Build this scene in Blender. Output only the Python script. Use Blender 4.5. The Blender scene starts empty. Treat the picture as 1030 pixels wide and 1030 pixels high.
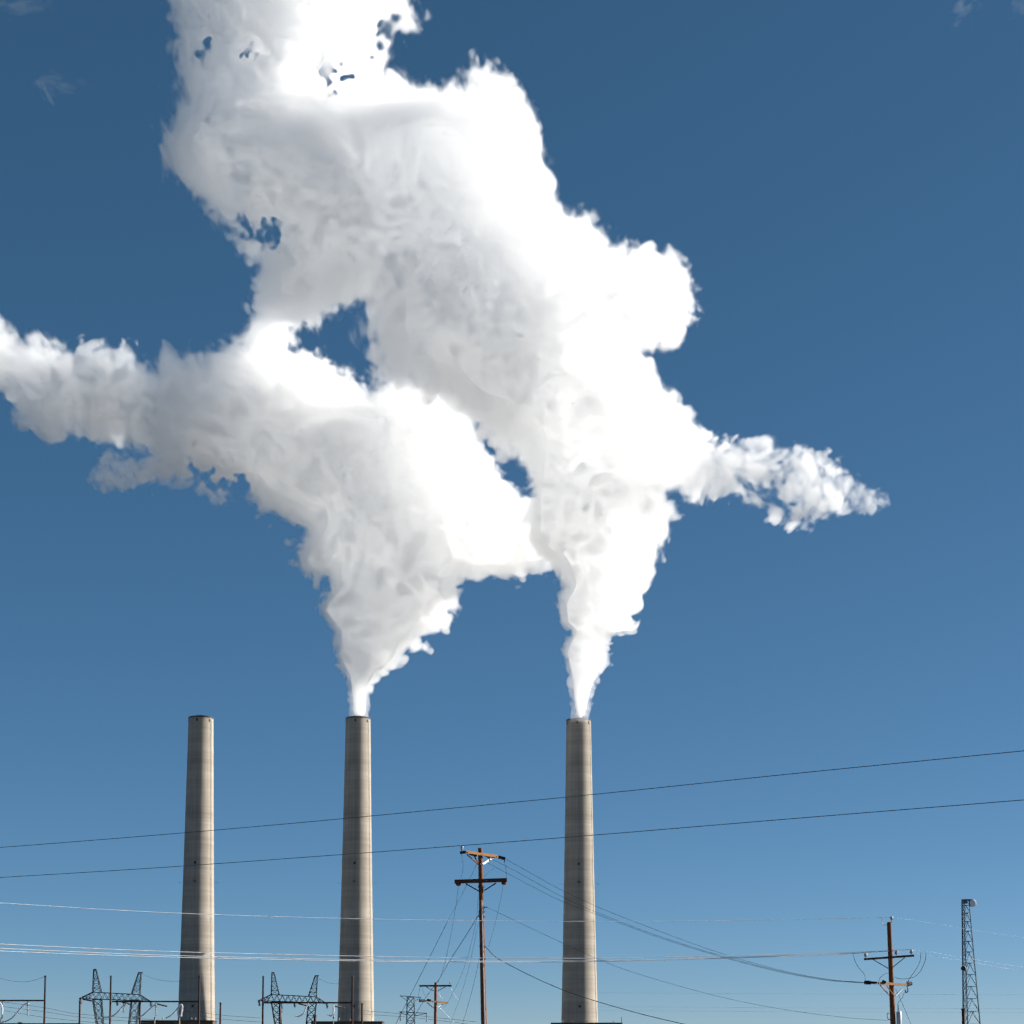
import bpy, math, random
import numpy as np
from mathutils import Vector, Matrix

random.seed(7)
R = math.radians
scene = bpy.context.scene
COL = scene.collection

# ------------------------------------------------------------------ camera
F = 1800.0            # focal length in photo pixels (photo 1030 wide)
PITCH = R(5.1)        # camera looks slightly up
PP = 901.0            # row of the optical axis (shift lens / crop)
CAM_Z = 2.0
cam = bpy.data.cameras.new("camera")
cam.sensor_width = 36.0
cam.lens = 36.0 * F / 1030.0
cam.shift_y = (PP - 515.0) / 1030.0
cam.clip_start = 0.5
cam.clip_end = 60000
cam_ob = bpy.data.objects.new("camera", cam)
cam_ob.location = (0, 0, CAM_Z)
cam_ob.rotation_euler = (math.pi / 2 + PITCH, 0, 0)
COL.objects.link(cam_ob)
scene.camera = cam_ob

# ------------------------------------------------------------------ sky + sun
SUN_EL, SUN_AZ = R(25), R(77)      # azimuth measured from +Y (view) towards +X (right)
world = bpy.data.worlds.new("World")
scene.world = world
world.use_nodes = True
nt = world.node_tree
sky = nt.nodes.new("ShaderNodeTexSky")
sky.sky_type = 'NISHITA'
sky.sun_disc = False
sky.sun_elevation = SUN_EL
sky.sun_rotation = SUN_AZ
sky.altitude = 4500
sky.air_density = 1.0
sky.dust_density = 0.0
sky.ozone_density = 8.0
bg = nt.nodes["Background"]
bg.inputs[1].default_value = 0.05
# colour response of the photograph's sky (polarised, slightly flattened blue)
sep = nt.nodes.new("ShaderNodeSeparateColor")
com = nt.nodes.new("ShaderNodeCombineColor")
nt.links.new(sky.outputs[0], sep.inputs[0])
for i_, (k_, e_) in enumerate(((1.08, 0.97), (1.21, 0.80), (1.08, 0.81))):
    pw = nt.nodes.new("ShaderNodeMath")
    pw.operation = 'POWER'
    pw.inputs[1].default_value = e_
    ml = nt.nodes.new("ShaderNodeMath")
    ml.operation = 'MULTIPLY'
    ml.inputs[1].default_value = k_
    nt.links.new(sep.outputs[i_], pw.inputs[0])
    nt.links.new(pw.outputs[0], ml.inputs[0])
    nt.links.new(ml.outputs[0], com.inputs[i_])
nt.links.new(com.outputs[0], bg.inputs[0])

sun = bpy.data.lights.new("sun", 'SUN')
sun.energy = 4.5
sun.angle = R(0.5)
sun.color = (1.0, 0.95, 0.87)
sun_ob = bpy.data.objects.new("sun", sun)
sd = Vector((math.sin(SUN_AZ) * math.cos(SUN_EL), math.cos(SUN_AZ) * math.cos(SUN_EL), math.sin(SUN_EL)))
sun_ob.rotation_euler = sd.to_track_quat('Z', 'Y').to_euler()
sun_ob.location = sd * 500
COL.objects.link(sun_ob)

scene.view_settings.view_transform = 'Standard'
scene.view_settings.look = 'None'
scene.view_settings.exposure = 1.10
scene.view_settings.gamma = 1.0
cy = scene.cycles
cy.max_bounces = 24
cy.volume_bounces = 20
cy.diffuse_bounces = 32
cy.transmission_bounces = 32
cy.transparent_max_bounces = 48
cy.use_adaptive_sampling = True
cy.adaptive_threshold = 0.06
cy.adaptive_min_samples = 12
cy.time_limit = 600
cy.use_denoising = True
cy.caustics_reflective = False
cy.caustics_refractive = False


# ------------------------------------------------------------------ helpers
def P(px, py, Y):
    """World point at distance Y that the photo shows at pixel (px, py)."""
    xc = (px - 515.0) / F
    yc = (PP - py) / F
    dy = math.cos(PITCH) - yc * math.sin(PITCH)
    dz = math.sin(PITCH) + yc * math.cos(PITCH)
    return Vector((xc / dy * Y, Y, CAM_Z + dz / dy * Y))


def unit(Y):
    return Y / F      # metres per pixel at distance Y


class MB:
    """Collects shapes in world coordinates and links them as one mesh object."""
    def __init__(self):
        self.v = []
        self.f = []

    def add(self, vs, fs):
        n = len(self.v)
        self.v += [tuple(q) for q in vs]
        self.f += [tuple(i + n for i in f) for f in fs]

    def tube(self, pts, r, seg=8, cap=True):
        pts = [Vector(p) for p in pts]
        rs = list(r) if hasattr(r, '__len__') else [r] * len(pts)
        n = len(pts)
        rings = []
        ref = None
        for i, p in enumerate(pts):
            t = (pts[min(i + 1, n - 1)] - pts[max(i - 1, 0)]).normalized()
            if ref is None:
                ref = Vector((0, 0, 1)) if abs(t.z) < 0.9 else Vector((1, 0, 0))
            a = t.cross(ref).normalized()
            b = a.cross(t).normalized()
            ref = b
            rings.append([p + (a * math.cos(2 * math.pi * k / seg) + b * math.sin(2 * math.pi * k / seg)) * rs[i] for k in range(seg)])
        vs = [q for ring in rings for q in ring]
        fs = []
        for i in range(n - 1):
            for k in range(seg):
                k2 = (k + 1) % seg
                fs.append((i * seg + k, i * seg + k2, (i + 1) * seg + k2, (i + 1) * seg + k))
        if cap:
            fs.append(tuple(range(seg - 1, -1, -1)))
            fs.append(tuple((n - 1) * seg + k for k in range(seg)))
        self.add(vs, fs)

    def bar(self, a, b, w, h, up=(0, 0, 1)):
        """Box beam from a to b, h thick along up, w thick sideways."""
        a, b = Vector(a), Vector(b)
        t = (b - a).normalized()
        u = Vector(up)
        if abs(t.dot(u)) > 0.95:
            u = Vector((0, 1, 0))
        s = t.cross(u).normalized()
        u = s.cross(t).normalized()
        vs = []
        for p in (a, b):
            for (x, y) in ((-1, -1), (1, -1), (1, 1), (-1, 1)):
                vs.append(p + s * (w / 2 * x) + u * (h / 2 * y))
        self.add(vs, [(3, 2, 1, 0), (4, 5, 6, 7), (0, 1, 5, 4), (1, 2, 6, 5), (2, 3, 7, 6), (3, 0, 4, 7)])

    def box(self, lo, hi):
        x0, y0, z0 = lo
        x1, y1, z1 = hi
        vs = [(x0, y0, z0), (x1, y0, z0), (x1, y1, z0), (x0, y1, z0), (x0, y0, z1), (x1, y0, z1), (x1, y1, z1), (x0, y1, z1)]
        self.add(vs, [(3, 2, 1, 0), (4, 5, 6, 7), (0, 1, 5, 4), (1, 2, 6, 5), (2, 3, 7, 6), (3, 0, 4, 7)])

    def lathe(self, c, prof, seg=48, axis=(0, 0, 1), closed=False):
        """prof: list of (radius, height along axis)."""
        c = Vector(c)
        ax = Vector(axis).normalized()
        a = ax.orthogonal().normalized()
        b = ax.cross(a)
        vs = []
        for (r, h) in prof:
            for k in range(seg):
                t = 2 * math.pi * k / seg
                vs.append(c + ax * h + (a * math.cos(t) + b * math.sin(t)) * r)
        fs = []
        n = len(prof)
        for i in range(n if closed else n - 1):
            j = (i + 1) % n
            for k in range(seg):
                k2 = (k + 1) % seg
                fs.append((i * seg + k, i * seg + k2, j * seg + k2, j * seg + k))
        if not closed:
            fs.append(tuple(range(seg - 1, -1, -1)))
            fs.append(tuple((n - 1) * seg + k for k in range(seg)))
        self.add(vs, fs)

    def build(self, name, mat, parent=None, origin=None, smooth=False):
        o0 = Vector(origin) if origin is not None else (parent.location.copy() if parent is not None else Vector((0, 0, 0)))
        if parent is not None and parent.parent is not None:
            o0 = parent.parent.location.copy()
        me = bpy.data.meshes.new(name)
        me.from_pydata([(x - o0.x, y - o0.y, z - o0.z) for (x, y, z) in self.v], [], self.f)
        me.update()
        if smooth:
            me.polygons.foreach_set("use_smooth", [True] * len(me.polygons))
            try:
                me.set_sharp_from_angle(angle=R(40))
            except Exception:
                pass
        me.materials.append(mat)
        ob = bpy.data.objects.new(name, me)
        COL.objects.link(ob)
        if parent is not None:
            ob.parent = parent
        else:
            ob.location = o0
        return ob


def tag(o, label=None, cat=None, group=None, kind=None):
    if label:
        o["label"] = label
    if cat:
        o["category"] = cat
    if group:
        o["group"] = group
    if kind:
        o["kind"] = kind
    return o


def empty(name, loc, label, cat, group=None):
    o = bpy.data.objects.new(name, None)
    o.location = loc
    o.empty_display_size = 1.0
    COL.objects.link(o)
    return tag(o, label, cat, group)


def dup(root, loc, label):
    c = root.copy()
    COL.objects.link(c)
    c.location = loc
    c["label"] = label
    for ch in list(root.children):
        d = ch.copy()
        COL.objects.link(d)
        d.parent = c
        for g in list(ch.children):
            e = g.copy()
            COL.objects.link(e)
            e.parent = d
    return c


# ------------------------------------------------------------------ materials
def new_mat(name):
    m = bpy.data.materials.new(name)
    m.use_nodes = True
    return m, m.node_tree, m.node_tree.nodes["Principled BSDF"]


def mat_mottled(name, c1, c2, scale=3.0, rough=0.8, metal=0.0, stretch=(1, 1, 1), bump=0.0, spec=0.3):
    m, t, p = new_mat(name)
    tc = t.nodes.new("ShaderNodeTexCoord")
    mp = t.nodes.new("ShaderNodeMapping")
    mp.inputs["Scale"].default_value = stretch
    no = t.nodes.new("ShaderNodeTexNoise")
    no.inputs["Scale"].default_value = scale
    no.inputs["Detail"].default_value = 6
    cr = t.nodes.new("ShaderNodeValToRGB")
    cr.color_ramp.elements[0].position = 0.3
    cr.color_ramp.elements[1].position = 0.7
    cr.color_ramp.elements[0].color = (*c1, 1)
    cr.color_ramp.elements[1].color = (*c2, 1)
    t.links.new(tc.outputs["Object"], mp.inputs[0])
    t.links.new(mp.outputs[0], no.inputs[0])
    t.links.new(no.outputs[0], cr.inputs[0])
    t.links.new(cr.outputs[0], p.inputs["Base Color"])
    p.inputs["Roughness"].default_value = rough
    p.inputs["Metallic"].default_value = metal
    p.inputs["Specular IOR Level"].default_value = spec
    if bump:
        b = t.nodes.new("ShaderNodeBump")
        b.inputs["Strength"].default_value = bump
        t.links.new(no.outputs[0], b.inputs["Height"])
        t.links.new(b.outputs[0], p.inputs["Normal"])
    return m


def mat_concrete():
    """Slip-formed concrete: pour lifts (bands), fine form lines, vertical weather streaks."""
    m, t, p = new_mat("chimney concrete")
    N, L = t.nodes, t.links
    tc = N.new("ShaderNodeTexCoord")

    def noise(stretch, scale, detail, rough=0.5):
        mp = N.new("ShaderNodeMapping")
        mp.inputs["Scale"].default_value = stretch
        no = N.new("ShaderNodeTexNoise")
        no.inputs["Scale"].default_value = scale
        no.inputs["Detail"].default_value = detail
        no.inputs["Roughness"].default_value = rough
        L.new(tc.outputs["Object"], mp.inputs[0])
        L.new(mp.outputs[0], no.inputs[0])
        return no.outputs[0]
    bands = noise((0.02, 0.02, 1.0), 0.085, 2, 0.4)     # broad lifts
    lines = noise((0.03, 0.03, 1.0), 0.45, 3, 0.7)      # form lines
    streak = noise((1.0, 1.0, 0.012), 0.55, 4, 0.6)     # rain streaks
    blot = noise((1, 1, 0.6), 0.12, 5, 0.6)

    def ramp(src, lo, hi, a, b):
        mr = N.new("ShaderNodeMapRange")
        mr.inputs[1].default_value = lo
        mr.inputs[2].default_value = hi
        mr.inputs[3].default_value = a
        mr.inputs[4].default_value = b
        L.new(src, mr.inputs[0])
        return mr.outputs[0]

    def mul(a, b):
        q = N.new("ShaderNodeMath")
        q.operation = 'MULTIPLY'
        L.new(a, q.inputs[0])
        L.new(b, q.inputs[1])
        return q.outputs[0]
    v = mul(mul(ramp(bands, .34, .66, .80, 1.10), ramp(lines, .3, .7, .87, 1.10)), mul(ramp(streak, .3, .7, .84, 1.10), ramp(blot, .3, .7, .9, 1.06)))
    mx = N.new("ShaderNodeMix")
    mx.data_type = 'RGBA'
    mx.blend_type = 'MULTIPLY'
    mx.inputs[0].default_value = 1.0
    mx.inputs[6].default_value = (0.40, 0.352, 0.292, 1)
    L.new(v, mx.inputs[7])
    L.new(mx.outputs[2], p.inputs["Base Color"])
    p.inputs["Roughness"].default_value = 0.9
    p.inputs["Specular IOR Level"].default_value = 0.2
    return m


M = {}
M['concrete'] = mat_concrete()
M['cap'] = mat_mottled("chimney cap steel", (.05, .05, .055), (.10, .095, .09), 0.4, 0.6)
M['liner'] = mat_mottled("chimney liner", (.02, .02, .02), (.05, .048, .045), 0.5, 0.8)
M['wood'] = mat_mottled("creosote wood", (.075, .026, .010), (.28, .10, .032), 5.0, 0.85, stretch=(6, 6, 0.5), bump=0.3)
M['arm_lit'] = mat_mottled("sunlit timber", (.22, .098, .028), (.34, .155, .046), 4.0, 0.8, stretch=(1, 1, 6))  # yellow timber, with the sun on the turned arms put into its colour
M['arm_shaded'] = mat_mottled("shaded timber", (.06, .026, .020), (.12, .05, .035), 4.0, 0.85, stretch=(1, 1, 6))  # timber darkened in colour for arm faces turned away from the sun
M['hardware'] = mat_mottled("dark hardware", (.02, .022, .025), (.05, .05, .055), 8.0, 0.5)
M['galv'] = mat_mottled("galvanised steel", (.42, .43, .44), (.60, .60, .60), 3.0, 0.45, 0.3)
M['porcelain'] = mat_mottled("grey porcelain", (.30, .32, .35), (.45, .46, .48), 9.0, 0.25, spec=.5)
M['lattice'] = mat_mottled("weathered lattice steel", (.045, .06, .07), (.09, .11, .12), 0.7, 0.6, 0.2)
M['mast'] = mat_mottled("blue grey mast steel", (.085, .12, .15), (.14, .18, .21), 0.7, 0.6, 0.1)
M['lattice_hazy'] = mat_mottled("hazy lattice steel", (.22, .27, .31), (.34, .39, .43), 0.5, 0.6, 0.1)  # bluish haze of distance put into the steel's colour
M['rust'] = mat_mottled("rust brown steel", (.042, .020, .017), (.08, .036, .027), 0.6, 0.8)
M['dark_wire'] = mat_mottled("dark cable", (.018, .02, .024), (.035, .036, .04), 2.0, 0.6)
M['white_wire'] = mat_mottled("bright aluminium conductor", (.72, .71, .70), (.88, .87, .86), 2.0, 0.4, 0.0)
M['blue_wire'] = mat_mottled("dull far wire", (.06, .08, .10), (.10, .13, .16), 2.0, 0.7)
M['pale_wire'] = mat_mottled("pale far conductor", (.34, .40, .45), (.44, .50, .55), 2.0, 0.7)
M['grey_wire'] = mat_mottled("grey conductor", (.16, .18, .20), (.24, .26, .28), 2.0, 0.5)
M['dish'] = mat_mottled("white radome", (.78, .78, .79), (.84, .84, .84), 2.0, 0.5)
M['siding'] = mat_mottled("brown metal siding", (.075, .050, .036), (.13, .088, .062), 0.12, 0.75, stretch=(1, 1, 0.05))
M['roof'] = mat_mottled("dark roofing", (.05, .045, .042), (.09, .08, .072), 0.2, 0.9)
M['beacon'] = mat_mottled("beacon housing", (.035, .03, .03), (.07, .06, .06), 1.0, 0.5)
M['tan'] = mat_mottled("tan painted steel", (.40, .32, .24), (.52, .43, .34), 0.7, 0.7)
M['ground'] = mat_mottled("desert soil", (.10, .092, .082), (.15, .138, .124), 0.02, 0.95)
M['asphalt'] = mat_mottled("asphalt", (.045, .045, .045), (.07, .068, .066), 1.5, 0.9)

# ------------------------------------------------------------------ setting: ground
g = MB()
ng = 24
xs = [-12000 + i * 1000 for i in range(25)]
g.add([(x, y, 0) for y in xs for x in xs], [(j * 25 + i, j * 25 + i + 1, (j + 1) * 25 + i + 1, (j + 1) * 25 + i) for j in range(24) for i in range(24)])
tag(g.build("ground", M['ground']), "flat reddish tan desert ground under the whole plant", kind="structure")
g = MB()
g.add([(-3000, 18, .004), (3000, 18, .004), (3000, 27, .004), (-3000, 27, .004)], [(0, 1, 2, 3)])
tag(g.build("road", M['asphalt']), "grey asphalt road crossing in front of the plant", kind="structure")

# ------------------------------------------------------------------ chimneys
CH_Y = 1230.0
UCH = unit(CH_Y)


def chimney_proto(base, top_z, label):
    root = empty("chimney", base, label, "chimney", "tall concrete chimneys of the power plant")
    x, y = base.x, base.y
    Rt, Rb = 12.55 * UCH, 19.3 * UCH
    prof = []
    n = 60
    for i in range(n + 1):
        h = top_z * i / n
        t = i / n
        r = Rb + (Rt - Rb) * (1.22 * t - 0.22 * t * t)
        prof.append((r, h))
    prof[-1] = (Rt, top_z - 0.001)
    prof += [(Rt - 0.6, top_z), (Rt - 0.6, top_z - 6)]
    s = MB()
    s.lathe(base, prof, 96)
    s.build("shaft", M['concrete'], root, smooth=True)
    # steel cap ring
    c = MB()
    c.lathe(base, [(Rt + .16, top_z - .55), (Rt + .30, top_z + .25), (Rt - .3, top_z + .65), (Rt - .7, top_z + .55), (Rt - .7, top_z - .3)], 96, closed=True)
    c.build("cap_ring", M['cap'], root, smooth=True)
    # flue liner poking out a little
    l = MB()
    rl = 8.9 * UCH
    l.lathe(base, [(rl, top_z - 5), (rl, top_z + 1.25), (rl - .25, top_z + 1.3), (rl - .25, top_z - 5)], 64, closed=True)
    l.build("flue_liner", M['liner'], root, smooth=True)
    roof = MB()
    roof.lathe(base, [(Rt - .62, top_z - .6), (Rt - .62, top_z - .4), (rl + .01, top_z + .1), (rl + .01, top_z - .2)], 64, closed=True)
    roof.build("cap_roof", M['cap'], root, smooth=True)

    def rad(z):
        t = z / top_z
        return Rb + (Rt - Rb) * (1.22 * t - 0.22 * t * t)

    def zrow(row):
        return P(360, row, CH_Y - 10).z
    # vent openings near the lip
    for a in (-8, 52, 112, 172, 232, 292):
        an = R(a - 90)
        d = Vector((math.cos(an), math.sin(an), 0))
        z = top_z - 2.4
        q = MB()
        q.bar(base + d * (rad(z) - .25) + Vector((0, 0, z)), base + d * (rad(z) + .18) + Vector((0, 0, z)), 1.0, 1.9)
        q.build("vent_opening", M['liner'], root)
    # beacon ledges: balcony bracket with lamp housings, and outrigger rods on both sides
    z = zrow(886.5)
    for a in (-3, 87, 177, 267):
        an = R(a - 90)
        d = Vector((math.cos(an), math.sin(an), 0))
        b = base + Vector((0, 0, z))
        q = MB()
        if a in (87, 267):
            q.tube([b + d * (rad(z) - .3), b + d * (rad(z) + 3.4)], .09, 6)
            q.build("outrigger_rod", M['hardware'], root)
            continue
        q.bar(b + d * (rad(z) - .2), b + d * (rad(z) + 1.3), 2.6, .35)
        k = Vector((-d.y, d.x, 0))
        q.bar(b + d * (rad(z) + 1.2) - k * 1.3 + Vector((0, 0, .9)), b + d * (rad(z) + 1.2) + k * 1.3 + Vector((0, 0, .9)), .1, .1)
        for u in (-1.25, 0, 1.25):
            q.bar(b + d * (rad(z) + 1.2) + k * u, b + d * (rad(z) + 1.2) + k * u + Vector((0, 0, .95)), .09, .09)
        led = q.build("beacon_ledge", M['beacon'], root)
        if a == -3:
            q = MB()
            q.lathe(b + d * (rad(z) + .7) + Vector((0, 0, .15)), [(.45, 0), (.5, .25), (.5, .9), (.3, 1.2)], 16)
            q.build("beacon", M['beacon'], root, smooth=True)
    for row, a in ((867.5, -4), (1012, -2)):
        z = zrow(row)
        an = R(a - 90)
        d = Vector((math.cos(an), math.sin(an), 0))
        b = base + Vector((0, 0, z))
        q = MB()
        q.bar(b + d * (rad(z) - .3), b + d * (rad(z) + .22), 1.5, 1.7)
        q.build("port_hatch", M['liner'], root)
    # cage ladder up the far right quarter
    an = R(62 - 90)
    d = Vector((math.cos(an), math.sin(an), 0))
    k = Vector((-d.y, d.x, 0))
    q = MB()
    zz = [4 + (top_z - 6) * i / 30 for i in range(31)]
    for u in (-.3, .3):
        q.tube([base + d * (rad(h) + .22) + k * u + Vector((0, 0, h)) for h in zz], .06, 5)
    for i in range(150):
        h = 4 + (top_z - 6) * i / 150
        q.bar(base + d * (rad(h) + .22) - k * .3 + Vector((0, 0, h)), base + d * (rad(h) + .22) + k * .3 + Vector((0, 0, h)), .05, .05)
    q.build("ladder", M['cap'], root)
    return root


tops = [(202.2, 722.6), (360.2, 723.2), (582.0, 725.0)]
lab = ["weathered concrete chimney standing furthest left, giving off no steam",
       "concrete chimney in the middle of the three, steam rising from its mouth",
       "concrete chimney behind the wires right of the tall wooden pole, steaming"]
ch_top = []
proto = None
for i, (px, py) in enumerate(tops):
    tp = P(px, py, CH_Y)
    if proto is None:
        proto = chimney_proto(Vector((tp.x, tp.y, 0)), tp.z, lab[0])
        z0 = tp.z
    else:
        Yi = CH_Y * (z0 - CAM_Z) / (tp.z - CAM_Z)
        tp = P(px, py, Yi)
        dup(proto, Vector((tp.x, tp.y, 0)), lab[i])
    ch_top.append(tp)

# ------------------------------------------------------------------ boiler houses at the chimneys' feet
def plant_building(x0, x1, row, depth, label, posts, Yf, colmat='siding'):
    a, b = P(x0, row, Yf), P(x1, row, Yf)
    u = unit(Yf)
    top = a.z
    root = empty("boiler_house", Vector(((a.x + b.x) / 2, Yf + depth / 2, 0)), label, "building", "boiler houses at the chimney feet")
    q = MB()
    q.box((a.x, Yf, 0), (b.x, Yf + depth, top - .9))
    q.build("wall", M[colmat], root)
    q = MB()
    for lo, hi in (((a.x - .25, Yf - .25, top - .9), (b.x + .25, Yf + .35, top)), ((a.x - .25, Yf + depth - .35, top - .9), (b.x + .25, Yf + depth + .25, top)),
                   ((a.x - .25, Yf + .35, top - .9), (a.x + .35, Yf + depth - .35, top)), ((b.x - .35, Yf + .35, top - .9), (b.x + .25, Yf + depth - .35, top))):
        q.box(lo, hi)
    q.build("parapet", M['roof'], root)
    for k in range(2):
        q = MB()
        z = top - 9 - 7 * k
        q.box((a.x + 3, Yf - .06, z), (b.x - 3, Yf + .04, z + 2.2))
        q.build("window_band", M['roof'], root)
    q = MB()
    q.box((a.x + 6, Yf - .08, 0), (a.x + 11, Yf + .05, 5))
    q.build("door", M['galv'], root)
    for (px, prow, kind) in posts:
        c = P(px, row, Yf + 1.2)
        h = (row - prow) * u
        q = MB()
        if kind == 'lamp':
            q.tube([(c.x, c.y, top - 1.5), (c.x, c.y, top + h * .55)], .12, 6)
            q.lathe((c.x, c.y, top + h * .5), [(.2, 0), (.5, .15), (.5, h * .5), (.2, h * .5 + .2)], 10)
            q.build("roof_lamp", M['tan'], root)
        elif kind == 'vent':
            q.lathe((c.x, c.y, top - 1), [(.9, 0), (.9, 1 + h * .6), (1.3, 1 + h * .65), (1.3, 1 + h), (.4, 1.2 + h)], 16)
            q.build("roof_vent", M['cap'], root, smooth=True)
        else:
            q.tube([(c.x, c.y, top - 1.5), (c.x, c.y, top + h)], [.22, .14], 6)
            q.build("antenna_rod", M['rust'], root)
    return root


plant_building(140.5, 214.0, 1026.2, 16, "brown flat roofed building below the plain chimney on the far left",
               [(163.5, 1023.7, 'lamp'), (192.5, 1024, 'lamp'), (196.5, 1024, 'lamp'), (207, 1024.8, 'lamp')], 1150.0)
plant_building(313.0, 384.5, 1027.2, 20, "brown flat roofed building below the middle steaming chimney",
               [(316.8, 1021, 'vent'), (341, 1024.4, 'lamp'), (352, 1025.2, 'lamp')], 1160.0)
plant_building(555.0, 625.8, 1028.6, 20, "dark flat roofed building under the right chimney, thin rod on its roof",
               [(566, 1027, 'lamp'), (575.5, 1027.3, 'lamp'), (590.8, 1027.2, 'lamp'), (617, 1026.5, 'rod'), (625.2, 1022.7, 'rod')], 1160.0)
q_root = plant_building(-40.0, 79.5, 1029.2, 30, "long low brown building along the lower left edge, just showing its roofline",
                        [(20, 1028.4, 'vent')], 900.0)
q_root["group"] = "low service buildings"


# ------------------------------------------------------------------ lattice helper
def lattice(mb, bot, top, panels, leg, br, zig=True):
    """Square tapered lattice: bot/top are lists of 4 corner points in order."""
    B = [Vector(v) for v in bot]
    T = [Vector(v) for v in top]
    for i in range(4):
        mb.bar(B[i], T[i], leg, leg)
    prev = B
    for k in range(1, panels + 1):
        t = k / panels
        cur = [B[i].lerp(T[i], t) for i in range(4)]
        for i in range(4):
            j = (i + 1) % 4
            mb.bar(cur[i], cur[j], br, br)
            if zig:
                mb.bar(prev[i], cur[j], br, br)
                mb.bar(prev[j], cur[i], br, br)
            else:
                mb.bar(prev[i] if k % 2 else prev[j], cur[j] if k % 2 else cur[i], br, br)
        prev = cur


def insulator_string(mb, a, b, r, n=7):
    a, b = Vector(a), Vector(b)
    ax = (b - a)
    L = ax.length
    prof = []
    for i in range(n):
        h = L * (i + .15) / n
        prof += [(r * .35, h), (r, h + L / n * .35), (r * .35, h + L / n * .55)]
    mb.lathe(a, [(r * .2, 0)] + prof + [(r * .2, L)], 8, axis=ax)


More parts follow.
